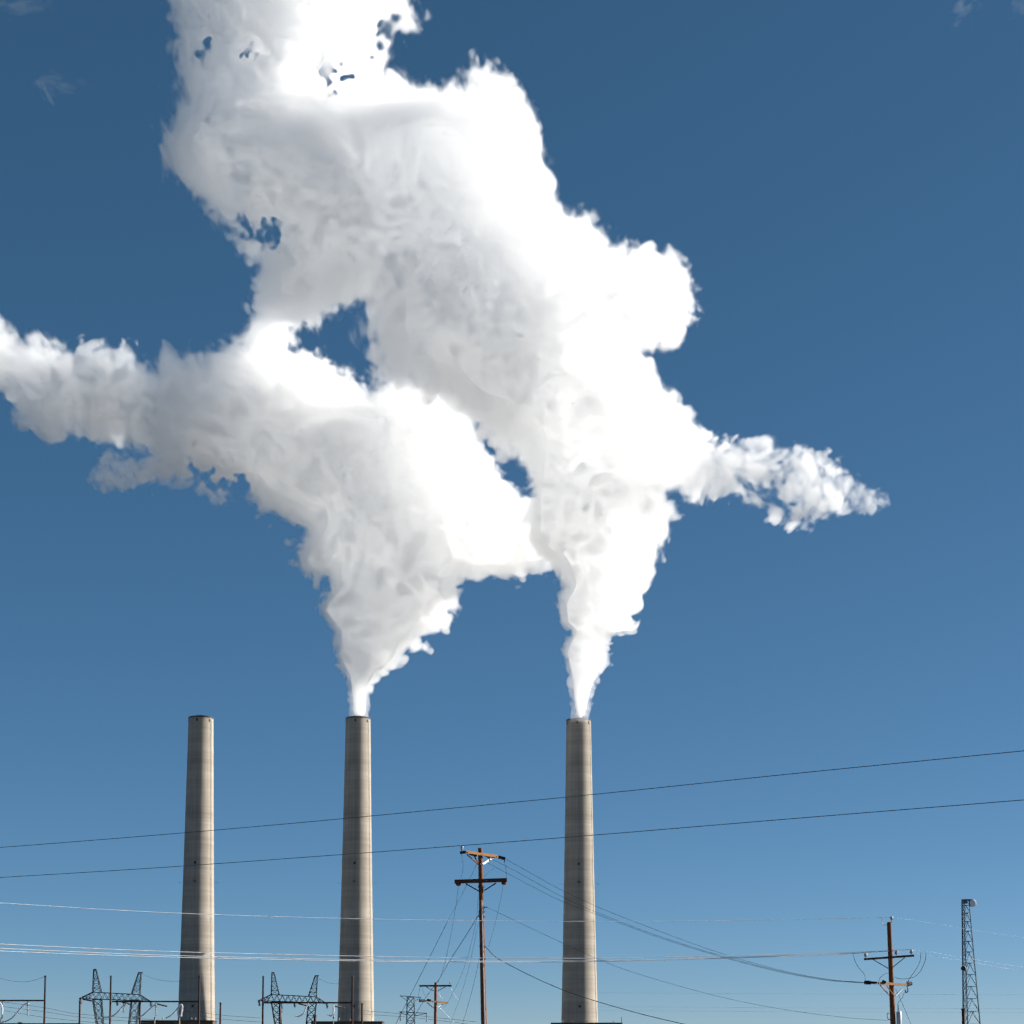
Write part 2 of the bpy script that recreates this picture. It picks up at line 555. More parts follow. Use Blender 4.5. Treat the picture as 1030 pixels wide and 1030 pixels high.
# ------------------------------------------------------------------ transmission towers (cat-head lattice)
def tower(Yt, label):
    """Cat-head tower of the left substation, seen with its bridge across the view."""
    u = unit(Yt)
    base = P(117, 1062, Yt)
    base.z = 0
    root = empty("lattice_tower", base, label, "transmission tower", "lattice transmission towers of the substation")
    t = 1.6 * u * 1.9          # half depth of the body

    def pt(px, row, dy):
        v = P(px, row, Yt)
        return Vector((v.x, Yt + dy, v.z))

    def quad(xa, xb, row, dp):
        return [pt(xa, row, -dp), pt(xb, row, -dp), pt(xb, row, dp), pt(xa, row, dp)]
    leg, br = .29, .17
    # two peaks
    for (xb0, xb1, xt0, xt1, row) in ((93.6, 101.8, 94.3, 96.8, 975.2), (132.4, 140.6, 139.4, 142.0, 978.4)):
        q = MB()
        lattice(q, quad(xb0, xb1, 998.3 if xb0 < 100 else 1000.0, t), quad(xt0, xt1, row, .5), 5, leg, br, zig=False)
        q.bar(pt(xt0 - .3, row, 0), pt(xt1 + (1.6 if xt0 > 100 else .3), row, 0), .9, .5)
        q.build("peak", M['lattice'], root)
    # bridge
    q = MB()
    n = 8
    rows_t, rows_b = (998.0, 1000.4), (1004.8, 1006.6)
    for dy in (-t, t):
        q.bar(pt(93.5, rows_t[0], dy), pt(140.5, rows_t[1], dy), leg * 1.1, leg * 1.1)
        q.bar(pt(93.5, rows_b[0], dy), pt(140.5, rows_b[1], dy), leg * 1.2, leg * 1.2)
        for k in range(n):
            xa, xb = 93.5 + 47 * k / n, 93.5 + 47 * (k + 1) / n
            f0, f1 = k / n, (k + 1) / n
            tA, tB = rows_t[0] + (rows_t[1] - rows_t[0]) * f0, rows_t[0] + (rows_t[1] - rows_t[0]) * f1
            bA, bB = rows_b[0] + (rows_b[1] - rows_b[0]) * f0, rows_b[0] + (rows_b[1] - rows_b[0]) * f1
            xm = (xa + xb) / 2
            q.bar(pt(xa, tA, dy), pt(xm, (bA + bB) / 2, dy), br, br)
            q.bar(pt(xm, (bA + bB) / 2, dy), pt(xb, tB, dy), br, br)
    for k in range(n + 1):
        xa = 93.5 + 47 * k / n
        f0 = k / n
        q.bar(pt(xa, rows_t[0] + 2.4 * f0, -t), pt(xa, rows_t[0] + 2.4 * f0, t), br, br)
        q.bar(pt(xa, rows_b[0] + 1.8 * f0, -t), pt(xa, rows_b[0] + 1.8 * f0, t), br, br)
        if k < n:
            xb = xa + 47 / n
            q.bar(pt(xa, rows_b[0] + 1.8 * f0, -t), pt(xb, rows_b[0] + 1.8 * (f0 + 1 / n), t), br, br)
    q.build("bridge", M['lattice'], root)
    # outer arms, tapering to a point
    for (x_in, r_t, r_b, x_out, r_out) in ((93.5, 998.0, 1004.8, 79.6, 1004.4), (140.5, 1000.4, 1006.6, 152.2, 1007.6)):
        q = MB()
        for dy in (-t, t):
            q.bar(pt(x_in, r_t, dy), pt(x_out, r_out, dy * .1), leg * .85, leg * .85)
            q.bar(pt(x_in, r_b, dy), pt(x_out, r_out, dy * .1), leg, leg)
            for f in (.25, .5, .75):
                xa = x_in + (x_out - x_in) * f
                q.bar(pt(xa, r_t + (r_out - r_t) * f, dy * (1 - f)), pt(xa, r_b + (r_out - r_b) * f, dy * (1 - f)), br, br)
                xb = x_in + (x_out - x_in) * (f - .25)
                q.bar(pt(xb, r_t + (r_out - r_t) * (f - .25), dy * (1.25 - f)), pt(xa, r_b + (r_out - r_b) * f, dy * (1 - f)), br, br)
        q.build("crossarm", M['lattice'], root)
    # two legs leaning in a little on their way down
    for (a0, a1, b0, b1) in ((93.6, 102.0, 102.2, 106.2), (132.5, 140.6, 126.0, 133.5)):
        q = MB()
        lattice(q, quad(b0, b1, 1063.8, t), quad(a0, a1, 1005.6, t), 8, leg, br)
        q.build("slanted_leg", M['lattice'], root)
    # suspension strings
    for (px, row, rb) in ((80.6, 1004.8, 1010.0), (117.5, 1006.2, 1011.5), (151.5, 1008, 1012.5)):
        q = MB()
        insulator_string(q, pt(px, row, 0), pt(px + .6, rb, 0), .75, 6)
        q.build("insulator", M['hardware'], root, smooth=True)
    # tension strings leaving the bridge (dark, slightly sloping)
    for (xa, ra, xb, rb) in ((84, 1005.0, 96.5, 1007.2), (122, 1007.4, 134.5, 1010.5), (158.5, 1009.8, 171.5, 1012.6)):
        q = MB()
        insulator_string(q, pt(xa, ra, -t), pt(xb, rb, -t - 6), .42, 9)
        q.build("insulator", M['hardware'], root, smooth=True)
    return root


t1 = tower(770.0, "left of the two dark cat-eared lattice towers, beside the chimney without steam")
p0 = P(117, 1062, 770.0)
p1 = P(296.0, 1062, 800.0)
dup(t1, Vector((p1.x, 800.0, 0)), "right of the two dark cat-eared lattice towers, beside the middle chimney")

# pale far lattice tower by the short wooden pole
Yp = 900.0
basep = P(413.5, 1062, Yp)
root = empty("lattice_tower", Vector((basep.x, Yp, 0)), "pale distant lattice tower partly behind the short wooden pole", "transmission tower")


def pp(px, row, dy=0.0):
    v = P(px, row, Yp)
    return Vector((v.x, Yp + dy, v.z))


q = MB()
td = 1.6
top4 = [pp(409.6, 1003.2, -td), pp(416.6, 1003.2, -td), pp(416.6, 1003.2, td), pp(409.6, 1003.2, td)]
b0 = [Vector((pp(408.3, 1062).x, Yp - td * 1.4, 0)), Vector((pp(418.0, 1062).x, Yp - td * 1.4, 0)), Vector((pp(418.0, 1062).x, Yp + td * 1.4, 0)), Vector((pp(408.3, 1062).x, Yp + td * 1.4, 0))]
lattice(q, b0, top4, 8, .42, .24)
q.build("body", M['lattice_hazy'], root)
for (x0, r0, x1, r1, rb) in ((402.4, 1001.6, 424.0, 1003.4, 1007.0), (402.0, 1017.6, 429.5, 1019.2, 1022.0)):
    q = MB()
    for dy in (-td, td):
        q.bar(pp(x0, r0, dy * .2), pp(413, (r0 + r1) / 2, dy), .34, .34)
        q.bar(pp(x1, r1, dy * .2), pp(413, (r0 + r1) / 2, dy), .34, .34)
        q.bar(pp(x0, r0, dy * .2), pp(410, rb, dy), .24, .24)
        q.bar(pp(x1, r1, dy * .2), pp(416.5, rb, dy), .24, .24)
    q.build("crossarm", M['lattice_hazy'], root)
for (px, r) in ((402.6, 1017.8), (429.3, 1019.2)):
    q = MB()
    insulator_string(q, pp(px, r), pp(px, r + 9), .55, 7)
    q.build("insulator", M['lattice_hazy'], root, smooth=True)


# ------------------------------------------------------------------ substation portal frames and posts
YS = 500.0
US = unit(YS)


def S(px, row, dy=0.0):
    v = P(px, row, YS)
    return Vector((v.x, YS + dy, v.z))


def portal(x0, x1, row_post, row_beam, label, strings, left_post=True):
    root = empty("line_portal", Vector((S(x1, 1062).x, YS, 0)), label, "line portal", "rust brown line portals of the substation")
    for px in ((x0, x1) if left_post else (x1,)):
        t = S(px, row_post)
        q = MB()
        q.tube([(t.x, YS, 0), (t.x, YS, t.z)], [2.05 * US / 2 * 1.15, 2.05 * US / 2 * .85], 10)
        q.build("post", M['rust'], root, smooth=True)
        q = MB()
        q.lathe((t.x, YS, t.z), [(.32, -.2), (.32, .12), (.05, .3)], 10)
        q.build("post_cap", M['hardware'], root)
    q = MB()
    q.bar(S(x0 + .9, row_beam), S(x1 - .9, row_beam), 1.3 * US, 1.55 * US)
    q.build("beam", M['rust'], root)
    for (px, r0, r1) in strings:
        q = MB()
        insulator_string(q, S(px, r0, -.4), S(px + .4, r1, -.4), .38, 8)
        q.build("insulator", M['porcelain'], root, smooth=True)
        q = MB()
        q.bar(S(px, row_beam + .7), S(px, r0, -.4), .18, .18)
        q.build("hanger", M['rust'], root)
    return root


portal(-42, 45.6, 982.0, 1006.4, "rust brown portal at the left edge, its right post nearest the frame's corner", [(2.4, 1008.5, 1022), (28.2, 1009, 1022)])
portal(111.6, 200.6, 982.2, 1007.4, "rust brown portal crossing in front of the left cat-eared tower and chimney", [(124.6, 1010, 1019), (157, 1009.5, 1022), (182.5, 1009.5, 1023)])
portal(264.8, 354.6, 982.5, 1008.6, "rust brown portal crossing in front of the right cat-eared tower", [(283.6, 1010.5, 1019), (335.5, 1010, 1024)])


def post(px, row, label, w=2.0, mat='rust', Yq=YS):
    t = P(px, row, Yq)
    u = unit(Yq)
    root = empty("steel_post", Vector((t.x, Yq, 0)), label, "post", "single steel posts of the substation")
    q = MB()
    q.tube([(t.x, Yq, 0), (t.x, Yq, t.z)], [w * u / 2 * 1.1, w * u / 2 * .9], 10)
    q.build("shaft", M[mat], root, smooth=True)
    q = MB()
    q.lathe((t.x, Yq, t.z), [(w * u * .5, -.15), (w * u * .62, 0), (w * u * .62, .15), (.04, .3)], 10)
    q.build("cap", M['hardware'], root)
    return root


post(80.4, 1006.8, "short rust brown post under the left cat-eared tower's left arm")
post(140.8, 1009.0, "rust brown post below the left cat-eared tower's right ear")
post(155.6, 1024, "thin tan post in front of the left brown building, left of the looped cable", 1.2, 'tan', 480.0)
post(180.6, 1023, "thin tan post in front of the chimney's left edge, under the looped cable", 1.2, 'tan', 480.0)
post(221.8, 1009.2, "dark post standing alone just right of the chimney without steam")
post(281.4, 1010, "short post between the legs of the right cat-eared tower")
post(317.0, 1021.5, "stubby dark post at the left end of the middle building's roof", 2.0, 'rust', 700.0)
post(364.2, 1010.0, "short brown post in front of the middle chimney, right of a portal", 2.0, 'rust', 520.0)
post(335.4, 1024, "thin tan post in front of the middle brown building", 1.0, 'tan', 480.0)


def curve_pts(pts, n=8):
    """Catmull-Rom through the given points."""
    pts = [Vector(p) for p in pts]
    P0 = [pts[0] * 2 - pts[1]] + pts + [pts[-1] * 2 - pts[-2]]
    out = []
    for i in range(1, len(P0) - 2):
        a, b, c, d = P0[i - 1], P0[i], P0[i + 1], P0[i + 2]
        for k in range(n):
            t = k / n
            out.append(0.5 * ((2 * b) + (c - a) * t + (2 * a - 5 * b + 4 * c - d) * t * t + (3 * b - a - 3 * c + d) * t ** 3))
    out.append(pts[-1])
    return out


def cable(name, pts, r, mat, label, cat, group=None, n=8, seg=6):
    q = MB()
    q.tube(curve_pts(pts, n), r, seg)
    mid = Vector(pts[len(pts) // 2])
    return tag(q.build(name, M[mat], origin=mid, smooth=True), label, cat, group)


# white jumper cables hanging in the substation
jl = [([(-14, 1014), (2, 1009), (4.5, 1020), (2, 1027), (-6, 1030)], "white jumper loop at the extreme left edge, below a portal beam"),
      ([(-4, 1028.5), (6, 1028), (14, 1024), (22, 1015.5), (27.5, 1010), (31, 1009.5)], "white jumper cable rising to the left portal's beam"),
      ([(104, 1023.5), (111, 1023.6), (118, 1020), (124.5, 1013), (129, 1010.3)], "white jumper cable swinging up to the left cat-eared tower's bridge"),
      ([(137, 1023.5), (144, 1022), (150, 1017), (155, 1012.5), (158.5, 1010.5)], "white jumper cable curving up to the left tower's right arm"),
      ([(168, 1024.5), (174, 1021), (179.5, 1015), (183, 1010.5), (185, 1013), (183.5, 1021), (181, 1023), (180.5, 1016), (184, 1009.8)], "white looped jumper tangle in front of the left chimney's edge"),
      ([(297, 1021.5), (301, 1022.5), (306, 1019.5), (309, 1013), (311, 1009.5)], "white jumper cable hanging under the right cat-eared tower's bridge"),
      ([(330, 1020.5), (334, 1022), (336.5, 1017), (336, 1010.5)], "small white jumper left of the middle chimney's foot")]
for pts, lb in jl:
    cable("jumper_cable", [S(x, y, -2 - .02 * i) for i, (x, y) in enumerate(pts)], .21, 'white_wire', lb, "jumper cable", "white jumper cables of the substation")

# faint sagging earth wires between the portal posts
for pts, lb in (([(-12, 980.5), (8, 986), (23, 987.6), (35, 985.8), (45.6, 982)], "faint thin wire sagging left of the first portal post"),
                ([(141.5, 978.6), (155, 984.5), (172, 987), (188, 986), (200.6, 982.4)], "faint thin wire sagging from the left tower's right ear to a portal post"),
                ([(318, 983), (330, 988.5), (341, 989.4), (349, 986.5), (354.6, 982.7)], "faint thin wire sagging from the right tower's ear to a portal post")):
    cable("earth_wire", [S(x, y) for x, y in pts], .045, 'grey_wire', lb, "wire", "faint earth wires of the substation")

# conductors running off behind the portals
k = 0
for pts, lb in (([(4, 1008), (47, 1014), (80, 1020), (160, 1026)], "topmost grey conductor sloping down behind the left portal post"),
                ([(4, 1012.5), (47, 1018), (80, 1023), (150, 1029)], "second grey conductor sloping down behind the left portal post"),
                ([(4, 1016.5), (47, 1023.6), (110, 1030)], "lowest grey conductor sloping down behind the left portal post"),
                ([(186, 1015), (205, 1019), (228, 1021.5), (262, 1024)], "upper grey conductor leaving the left portal towards the middle"),
                ([(186, 1019), (205, 1022.5), (228, 1025.5), (262, 1028)], "lower grey conductor leaving the left portal towards the middle"),
                ([(340, 1014), (372, 1017), (405, 1020), (480, 1028)], "grey conductor running from the middle chimney's foot past the short pole"),
                ([(340, 1017.5), (372, 1020.5), (415, 1023.5), (470, 1030)], "lower grey conductor from the middle chimney's foot to the short pole")):
    cable("conductor", [P(x, y, 640.0 + 3 * k) for x, y in pts], .07, 'grey_wire', lb, "conductor", "grey substation conductors")
    k += 1
for row, lb in ((999.5, "very faint upper far power line low across the right half"), (1013.5, "very faint middle far power line low across the right half"),
                (1017.5, "very faint lower far power line low across the right half")):
    cable("far_conductor", [P(600, row - 1, 950.0), P(760, row, 950.0), P(900, row + .6, 950.0), P(1100, row + 1.5, 950.0)], .028, 'grey_wire', lb, "power line", "faint far power lines")


# ------------------------------------------------------------------ radio mast
YM = 400.0


def RM(px, row, dy=0.0):
    v = P(px, row, YM)
    return Vector((v.x, YM + dy, v.z))


base = RM(976, 1062)
root = empty("radio_mast", Vector((base.x, YM, 0)), "tapered steel lattice mast with a white dish at its top, far right", "radio mast")


def mast_at(t):
    """Three leg positions at height fraction t."""
    zt = RM(0, 905.0).z
    xl = RM(966.6 + (969.2 - 966.6) * t, 1000).x
    xr = RM(987.5 + (976.6 - 987.5) * t, 1000).x
    xm = RM(975.6 + (972.6 - 975.6) * t, 1000).x
    dp = (xr - xl) * .8
    return [Vector((xl, YM - dp * .3, zt * t)), Vector((xr, YM - dp * .1, zt * t)), Vector((xm, YM + dp * .6, zt * t))]


q = MB()
NP = 15
b3, t3 = mast_at(0), mast_at(1)
for i in range(3):
    q.tube([b3[i], t3[i]], [.17, .12], 6)
q.build("leg_set", M['mast'], root)
q = MB()
for k in range(NP):
    f0, f1 = k / NP, (k + 1) / NP
    f0, f1 = 1 - (1 - f0) ** 1.25, 1 - (1 - f1) ** 1.25
    lo, hi = mast_at(f0), mast_at(f1)
    for i in range(3):
        j = (i + 1) % 3
        q.bar(hi[i], hi[j], .10, .10)
        m_ = (hi[i] + hi[j]) / 2
        q.bar(lo[i], m_, .085, .085)
        q.bar(lo[j], m_, .085, .085)
q.build("bracing", M['mast'], root)
q = MB()
a, b = mast_at(.02)[0], mast_at(.98)[0]
off = Vector((.42, -.25, 0))
for u in (-.16, .16):
    q.bar(a + off + Vector((u, 0, 0)), b + off * .6 + Vector((u, 0, 0)), .06, .06)
for k in range(60):
    c = a.lerp(b, k / 60) + off * (1 - .4 * k / 60)
    q.bar(c - Vector((.16, 0, 0)), c + Vector((.16, 0, 0)), .05, .05)
q.build("ladder", M['mast'], root)
q = MB()
tt = mast_at(1.0)
q.bar(RM(968.6, 905.2), RM(977.2, 905.2), 1.6, .25)
q.bar(RM(968.8, 907.2, -.6), RM(972, 907.2, -.6), .3, .9)
q.build("top_platform", M['mast'], root)
q = MB()
q.tube([RM(968.4, 909), RM(968.4, 903.6)], .07, 6)
q.tube([RM(967.2, 907), RM(969, 907)], .09, 6)
q.build("whip_antenna", M['galv'], root)
# dish at the top: drum with a flat white radome facing the viewer, turned a little right
dc = RM(977.6, 908.6, -1.0)
ax = Vector((.16, -1, .0)).normalized()
rd = 3.75 * unit(YM)
d_ = MB()
d_.lathe(dc - ax * .75, [(rd * .35, -.25), (rd * .97, .15), (rd, .3), (rd, .72), (rd * .98, .75)], 40, axis=ax)
dish = d_.build("dish", M['mast'], root, smooth=True)
d_ = MB()
d_.lathe(dc - ax * .75, [(rd * .97, .752), (rd * .93, .775), (rd * .5, .785), (.02, .79)], 40, axis=ax)
d_.build("radome", M['dish'], dish, smooth=True)
dc2 = RM(968.0, 974.3, -1.0)
ax2 = Vector((-.35, -.9, -.1)).normalized()
r2 = 2.5 * unit(YM)
d_ = MB()
d_.lathe(dc2, [(r2 * .3, -.55), (r2 * .85, -.3), (r2, 0), (r2 * .97, .28), (r2 * .6, .42), (.02, .46)], 32, axis=ax2)
dish2 = d_.build("dish", M['hardware'], root, smooth=True)
tag(dish2, "small dark dish on the mast's left leg")
d_ = MB()
d_.lathe(dc2, [(r2 * 1.0, -.14), (r2 * 1.05, -.12), (r2 * 1.05, .1), (r2 * 1.0, .12)], 32, axis=ax2, closed=True)
d_.build("dish_rim", M['dish'], dish2, smooth=True)
post(968.9, 1015.6, "dark red brown post in front of the radio mast's foot", 3.4, 'rust', 300.0)


# ------------------------------------------------------------------ wooden utility poles
YW = 110.0
UW = unit(YW)


def wooden_pole(root, x_top, row_top, x_bot, r_top, r_bot, Yq):
    t = P(x_top, row_top, Yq)
    g_ = P(x_bot, 1062, Yq)
    n = 12
    pts = [Vector((g_.x, Yq, 0)).lerp(t, i / n) for i in range(n + 1)]
    rs = [r_bot + (r_top - r_bot) * i / n for i in range(n + 1)]
    q = MB()
    q.tube(pts, rs, 16)
    return q.build("pole", M['wood'], root, smooth=True)


def W(px, row, dy=0.0, Yq=YW):
    return P(px, row, Yq + dy)


def pin_insulator(parent, base, h, r, mat='porcelain'):
    q = MB()
    q.lathe(base, [(r * .22, -h * .25), (r * .22, h * .25), (r * .75, h * .28), (r, h * .5), (r * .7, h * .62), (r * .95, h * .7), (r * .8, h * .92), (r * .35, h)], 14)
    return q.build("insulator", M[mat], parent, smooth=True)


def tension_insulator(parent, a, b, r, mat='hardware', n=5):
    q = MB()
    insulator_string(q, a, b, r, n)
    return q.build("insulator", M[mat], parent, smooth=True)


# --- tall pole in the middle
gp = P(488.2, 1062, YW)
pole1 = empty("utility_pole", Vector((gp.x, YW, 0)), "tall brown wooden pole with two crossarms, left of the right chimney", "utility pole", "wooden utility poles")
wooden_pole(pole1, 483.0, 853.0, 488.2, .135, .20, YW)
c = P(483.0, 853.0, YW)
# upper pale double crossarm turned towards the right
for k_, dy in enumerate((-.26, .26)):
    q = MB()
    q.bar(W(468.4 + k_ * 1.0, 856.9, -1.0 + dy), W(500.6 + k_ * 1.2, 861.6, 1.0 + dy), .115, .155)
    q.build("crossarm", M['arm_lit'], pole1)
q = MB()
for f, (xx, rr) in ((0, (470.5, 857.2)), (1, (499.8, 861.5))):
    dyy = -.9 if f == 0 else .95
    q.tube([W(xx, rr, dyy - .38), W(xx, rr, dyy + .38)], .025, 6)
q.build("arm_bolt", M['hardware'], pole1)
for (a, b) in (((469.8, 859.5, -.95), (481.2, 869.6, -.16)), ((477.0, 861.0, -.4), (481.0, 868.0, -.16))):
    q = MB()
    q.bar(W(*a), W(*b), .06, .05)
    q.build("brace", M['wood'], pole1)
q = MB()
q.bar(W(494.5, 863.2, .5), W(485.0, 869.3, -.1), .10, .13)
q.bar(W(497.0, 862.5, .6), W(492.5, 864.4, .4), .10, .10)
tag(q.build("brace", M['galv'], pole1), "bright sunlit metal brace under the pale arm")
q = MB()
q.bar(W(483.4, 868.3, -.16), W(485.6, 870.2, -.16), .08, .14)
q.build("brace_plate", M['galv'], pole1)
for (a, b, r) in (((467.6, 857.0, -1.05), (463.0, 857.8, -1.3), .10), ((500.8, 861.8, 1.0), (508.0, 863.8, 1.3), .12), ((492.5, 862.4, .55), (487.5, 859.6, .3), .10),
                  ((479.5, 860.6, -.55), (472.0, 858.6, -.9), .10), ((491.8, 862.8, .3), (493.0, 866.0, .3), .07)):
    tension_insulator(pole1, W(*a), W(*b), r)
pin_insulator(pole1, W(464.8, 856.5, -1.2), .34, .085)
q = MB()
q.tube(curve_pts([W(464.8, 856.5, -1.2), W(463.4, 853.0, -1.2), W(464.4, 850.8, -1.2), W(465.8, 850.6, -1.2)]), .014, 5)
q.build("jumper_wire", M['dark_wire'], pole1)
q = MB()
q.bar(W(507.6, 862.2, 1.3), W(507.4, 867.4, 1.3), .05, .07)
q.build("arrester", M['hardware'], pole1)
# lower heavy crossarm
q = MB()
q.bar(W(457.2, 886.8, -.26), W(509.9, 885.2, -.24), .18, .235)
q.build("crossarm", M['arm_shaded'], pole1)
q = MB()
q.bar(W(457.4, 886.6, .26), W(509.8, 885.4, .26), .18, .215)
q.build("crossarm", M['arm_shaded'], pole1)
for (a, b) in (((468.3, 888.8, -.34), (481.8, 896.4, -.2)), ((499.0, 888.2, -.34), (487.0, 895.8, -.2))):
    q = MB()
    q.bar(W(*a), W(*b), .05, .07)
    q.build("brace", M['arm_shaded'], pole1)
for px, rw in ((461.2, 888.6), (507.0, 887.4)):
    q = MB()
    z = W(px, rw, -.1)
    q.lathe(z, [(.05, .05), (.16, .02), (.17, -.06), (.12, -.14), (.04, -.16)], 16)
    q.build("arm_end_fitting", M['wood'], pole1, smooth=True)
q = MB()
for row, w_ in ((892.0, .42), (917.0, .40), (921.8, .42), (952.0, .40), (964.0, .38)):
    xx = 483.0 + (row - 853) / 209 * 5.2
    z = W(xx, row)
    q.tube([W(xx - w_ / UW / 2, row, -.05), W(xx + w_ / UW / 2, row, -.05)], .035, 8)
    q.lathe(z, [(.192, -.05), (.197, -.04), (.197, .04), (.192, .05)], 20)
q.build("collar", M['hardware'], pole1)
q = MB()
q.tube([W(484.4 + (r_ - 897) * .024, r_, -.23) for r_ in (905, 930, 950, 981, 1062)], .036, 8)
q.build("conduit", M['galv'], pole1, smooth=True)
q = MB()
q.bar(W(486.6, 969.5, -.27), W(486.65, 972.0, -.27), .09, .03)
tag(q.build("tag_plate", M['dish'], pole1), "small white plate on the pole")
tension_insulator(pole1, W(486.6, 912.5, 0), W(490.6, 912.7, 0), .06)

# --- pole on the right
gp = P(900.2, 1062, YW)
pole2 = empty("utility_pole", Vector((gp.x, YW, 0)), "wooden pole with grey insulators and a can, left of the lattice mast", "utility pole", "wooden utility poles")
wooden_pole(pole2, 894.3, 927.6, 900.2, .135, .19, YW)
q = MB()
q.bar(W(869.0, 964.9, .20), W(919.5, 961.2, -.38), .11, .125)
q.build("crossarm", M['arm_shaded'], pole2)
for (a, b) in (((878.4, 965.2, .12), (893.2, 974.0, -.12)), ((910.0, 963.2, -.22), (897.4, 973.4, -.12))):
    q = MB()
    q.bar(W(*a), W(*b), .035, .05)
    q.build("brace", M['hardware'], pole2)
for px, rw, dy in ((870.8, 963.6, .19), (901.7, 961.4, -.17), (916.8, 960.4, -.35)):
    pin_insulator(pole2, W(px, rw, dy), .30, .115)
pin_insulator(pole2, W(896.9, 926.6), .30, .11)
q = MB()
q.tube(curve_pts([W(892.6, 930.4), W(888.6, 930.0), W(887.4, 927.8), W(887.3, 923.0), W(886.4, 922.4)]), .02, 6)
q.build("top_bracket", M['galv'], pole2)
for k_, dy in enumerate((-.22, .22)):
    q = MB()
    q.bar(W(883.4, 988.8, -.85 + dy), W(911.6, 990.6, .85 + dy), .105, .15)
    q.build("crossarm", M['arm_lit'], pole2)
for (a, b, r) in (((881.8, 988.6, -.9), (875.4, 988.4, -1.2), .085), ((876, 988.4, -1.2), (869.4, 988.2, -1.4), .13), ((911.8, 990.6, .85), (917.0, 989.0, 1.1), .13),
                  ((913.2, 986.8, .9), (914.2, 990.0, .95), .12), ((888.0, 987.0, -.95), (890.4, 988.2, -.75), .09)):
    tension_insulator(pole2, W(*a), W(*b), r, 'hardware' if a[0] < 900 else 'porcelain')
for (a, b) in (((885.2, 990.8, -.9), (894.6, 1001.2, -.14)), ((891.8, 991.4, -.5), (899.6, 1002.0, -.16))):
    q = MB()
    q.bar(W(*a), W(*b), .05, .05)
    q.build("brace", M['arm_lit'], pole2)
q = MB()
q.bar(W(907.6, 994.4, .5), W(901.0, 1001.4, .1), .07, .05)
q.build("brace", M['galv'], pole2)
# cutout and can
q = MB()
q.tube(curve_pts([W(912.6, 992.5, .8), W(913.2, 997.0, .8), W(911.0, 998.2, .8), W(910.4, 995.4, .8)]), .035, 6)
q.build("fuse_cutout", M['hardware'], pole2)
q = MB()
q.lathe(W(904.4, 1030, -.1), [(.13, -.6), (.155, -.55), (.155, .70), (.13, .76), (.05, .80)], 20)
can = q.build("transformer_can", M['galv'], pole2, smooth=True)
q = MB()
insulator_string(q, W(903.6, 1017.4, -.1), W(903.3, 1010.8, -.1), .055, 5)
q.build("bushing", M['hardware'], can, smooth=True)
q = MB()
q.bar(W(896.6, 1026.5), W(893.2, 1025.0), .05, .05)
q.tube(curve_pts([W(893.2, 1025.6), W(892.4, 1022.0), W(892.6, 1019.4), W(894.6, 1019.4)]), .018, 5)
q.build("side_bracket", M['hardware'], pole2)
for pts in ([(858.0, 959.4, 0), (860.2, 967, 0), (863.5, 973.0, -.6), (869.3, 980.0, -1.2), (870.6, 987.0, -1.4)],
            [(926.2, 958.4, -.3), (925.4, 967.0, 0), (921.0, 975.5, .4), (915.0, 984.0, .9), (913.6, 986.6, .9)],
            [(931.4, 958.0, -.3), (930.6, 966.0, 0), (926.0, 976.5, .4), (920.0, 982.4, .8), (914.0, 984.2, .9)],
            [(893.6, 978.6, -.2), (888.6, 980.6, -.6), (885.0, 984.0, -.8), (884.4, 987.0, -.9)],
            [(899.8, 983.0, -.2), (903.0, 984.2, .1), (908, 984.6, .5), (913.6, 984.4, .9)],
            [(909.8, 998.0, .7), (907.2, 1004.0, .3), (903.6, 1008.2, 0), (903.2, 1011.0, -.1)]):
    q = MB()
    q.tube(curve_pts([W(*p_) for p_ in pts]), .016, 5)
    q.build("jumper_wire", M['dark_wire'], pole2, smooth=True)

# --- short pole further away
YQ = 215.0
gp = P(437.3, 1062, YQ)
pole3 = empty("utility_pole", Vector((gp.x, YQ, 0)), "short distant wooden pole left of the tall pole, before the pale tower", "utility pole", "wooden utility poles")
wooden_pole(pole3, 438.3, 988.2, 437.3, .16, .20, YQ)
q = MB()
q.bar(W(421.8, 991.6, -.18, YQ), W(454.2, 991.5, -.16, YQ), .16, .20)
q.build("crossarm", M['arm_shaded'], pole3)
for (a, b) in (((428.6, 992.6, -.2, YQ), (436.4, 996.8, -.18, YQ)), ((448.0, 992.6, -.2, YQ), (440.2, 996.8, -.18, YQ))):
    q = MB()
    q.bar(W(*a), W(*b), .06, .08)
    q.build("brace", M['hardware'], pole3)
pin_insulator(pole3, W(452.8, 990.4, -.15, YQ), .36, .10)
for k_, dy in enumerate((-.28, .28)):
    q = MB()
    q.bar(W(428.0, 1006.6, -1.0 + dy, YQ), W(450.7, 1008.8, 1.0 + dy, YQ), .14, .19)
    q.build("crossarm", M['arm_lit'], pole3)
for (a, b, r) in (((427.6, 1006.4, -1.0, YQ), (421.4, 1006.6, -1.6, YQ), .20), ((429.6, 1005.6, -1.2, YQ), (433.4, 1006.4, -.8, YQ), .14)):
    tension_insulator(pole3, W(*a), W(*b), r, 'porcelain' if a[0] < 428 else 'hardware')
for (a, b, mt) in (((429.5, 1008.4, -.9, YQ), (436.4, 1014.0, -.2, YQ), 'arm_shaded'), ((446.0, 1009.8, .6, YQ), (439.8, 1013.4, -.2, YQ), 'galv')):
    q = MB()
    q.bar(W(*a), W(*b), .07, .08)
    q.build("brace", M[mt], pole3)
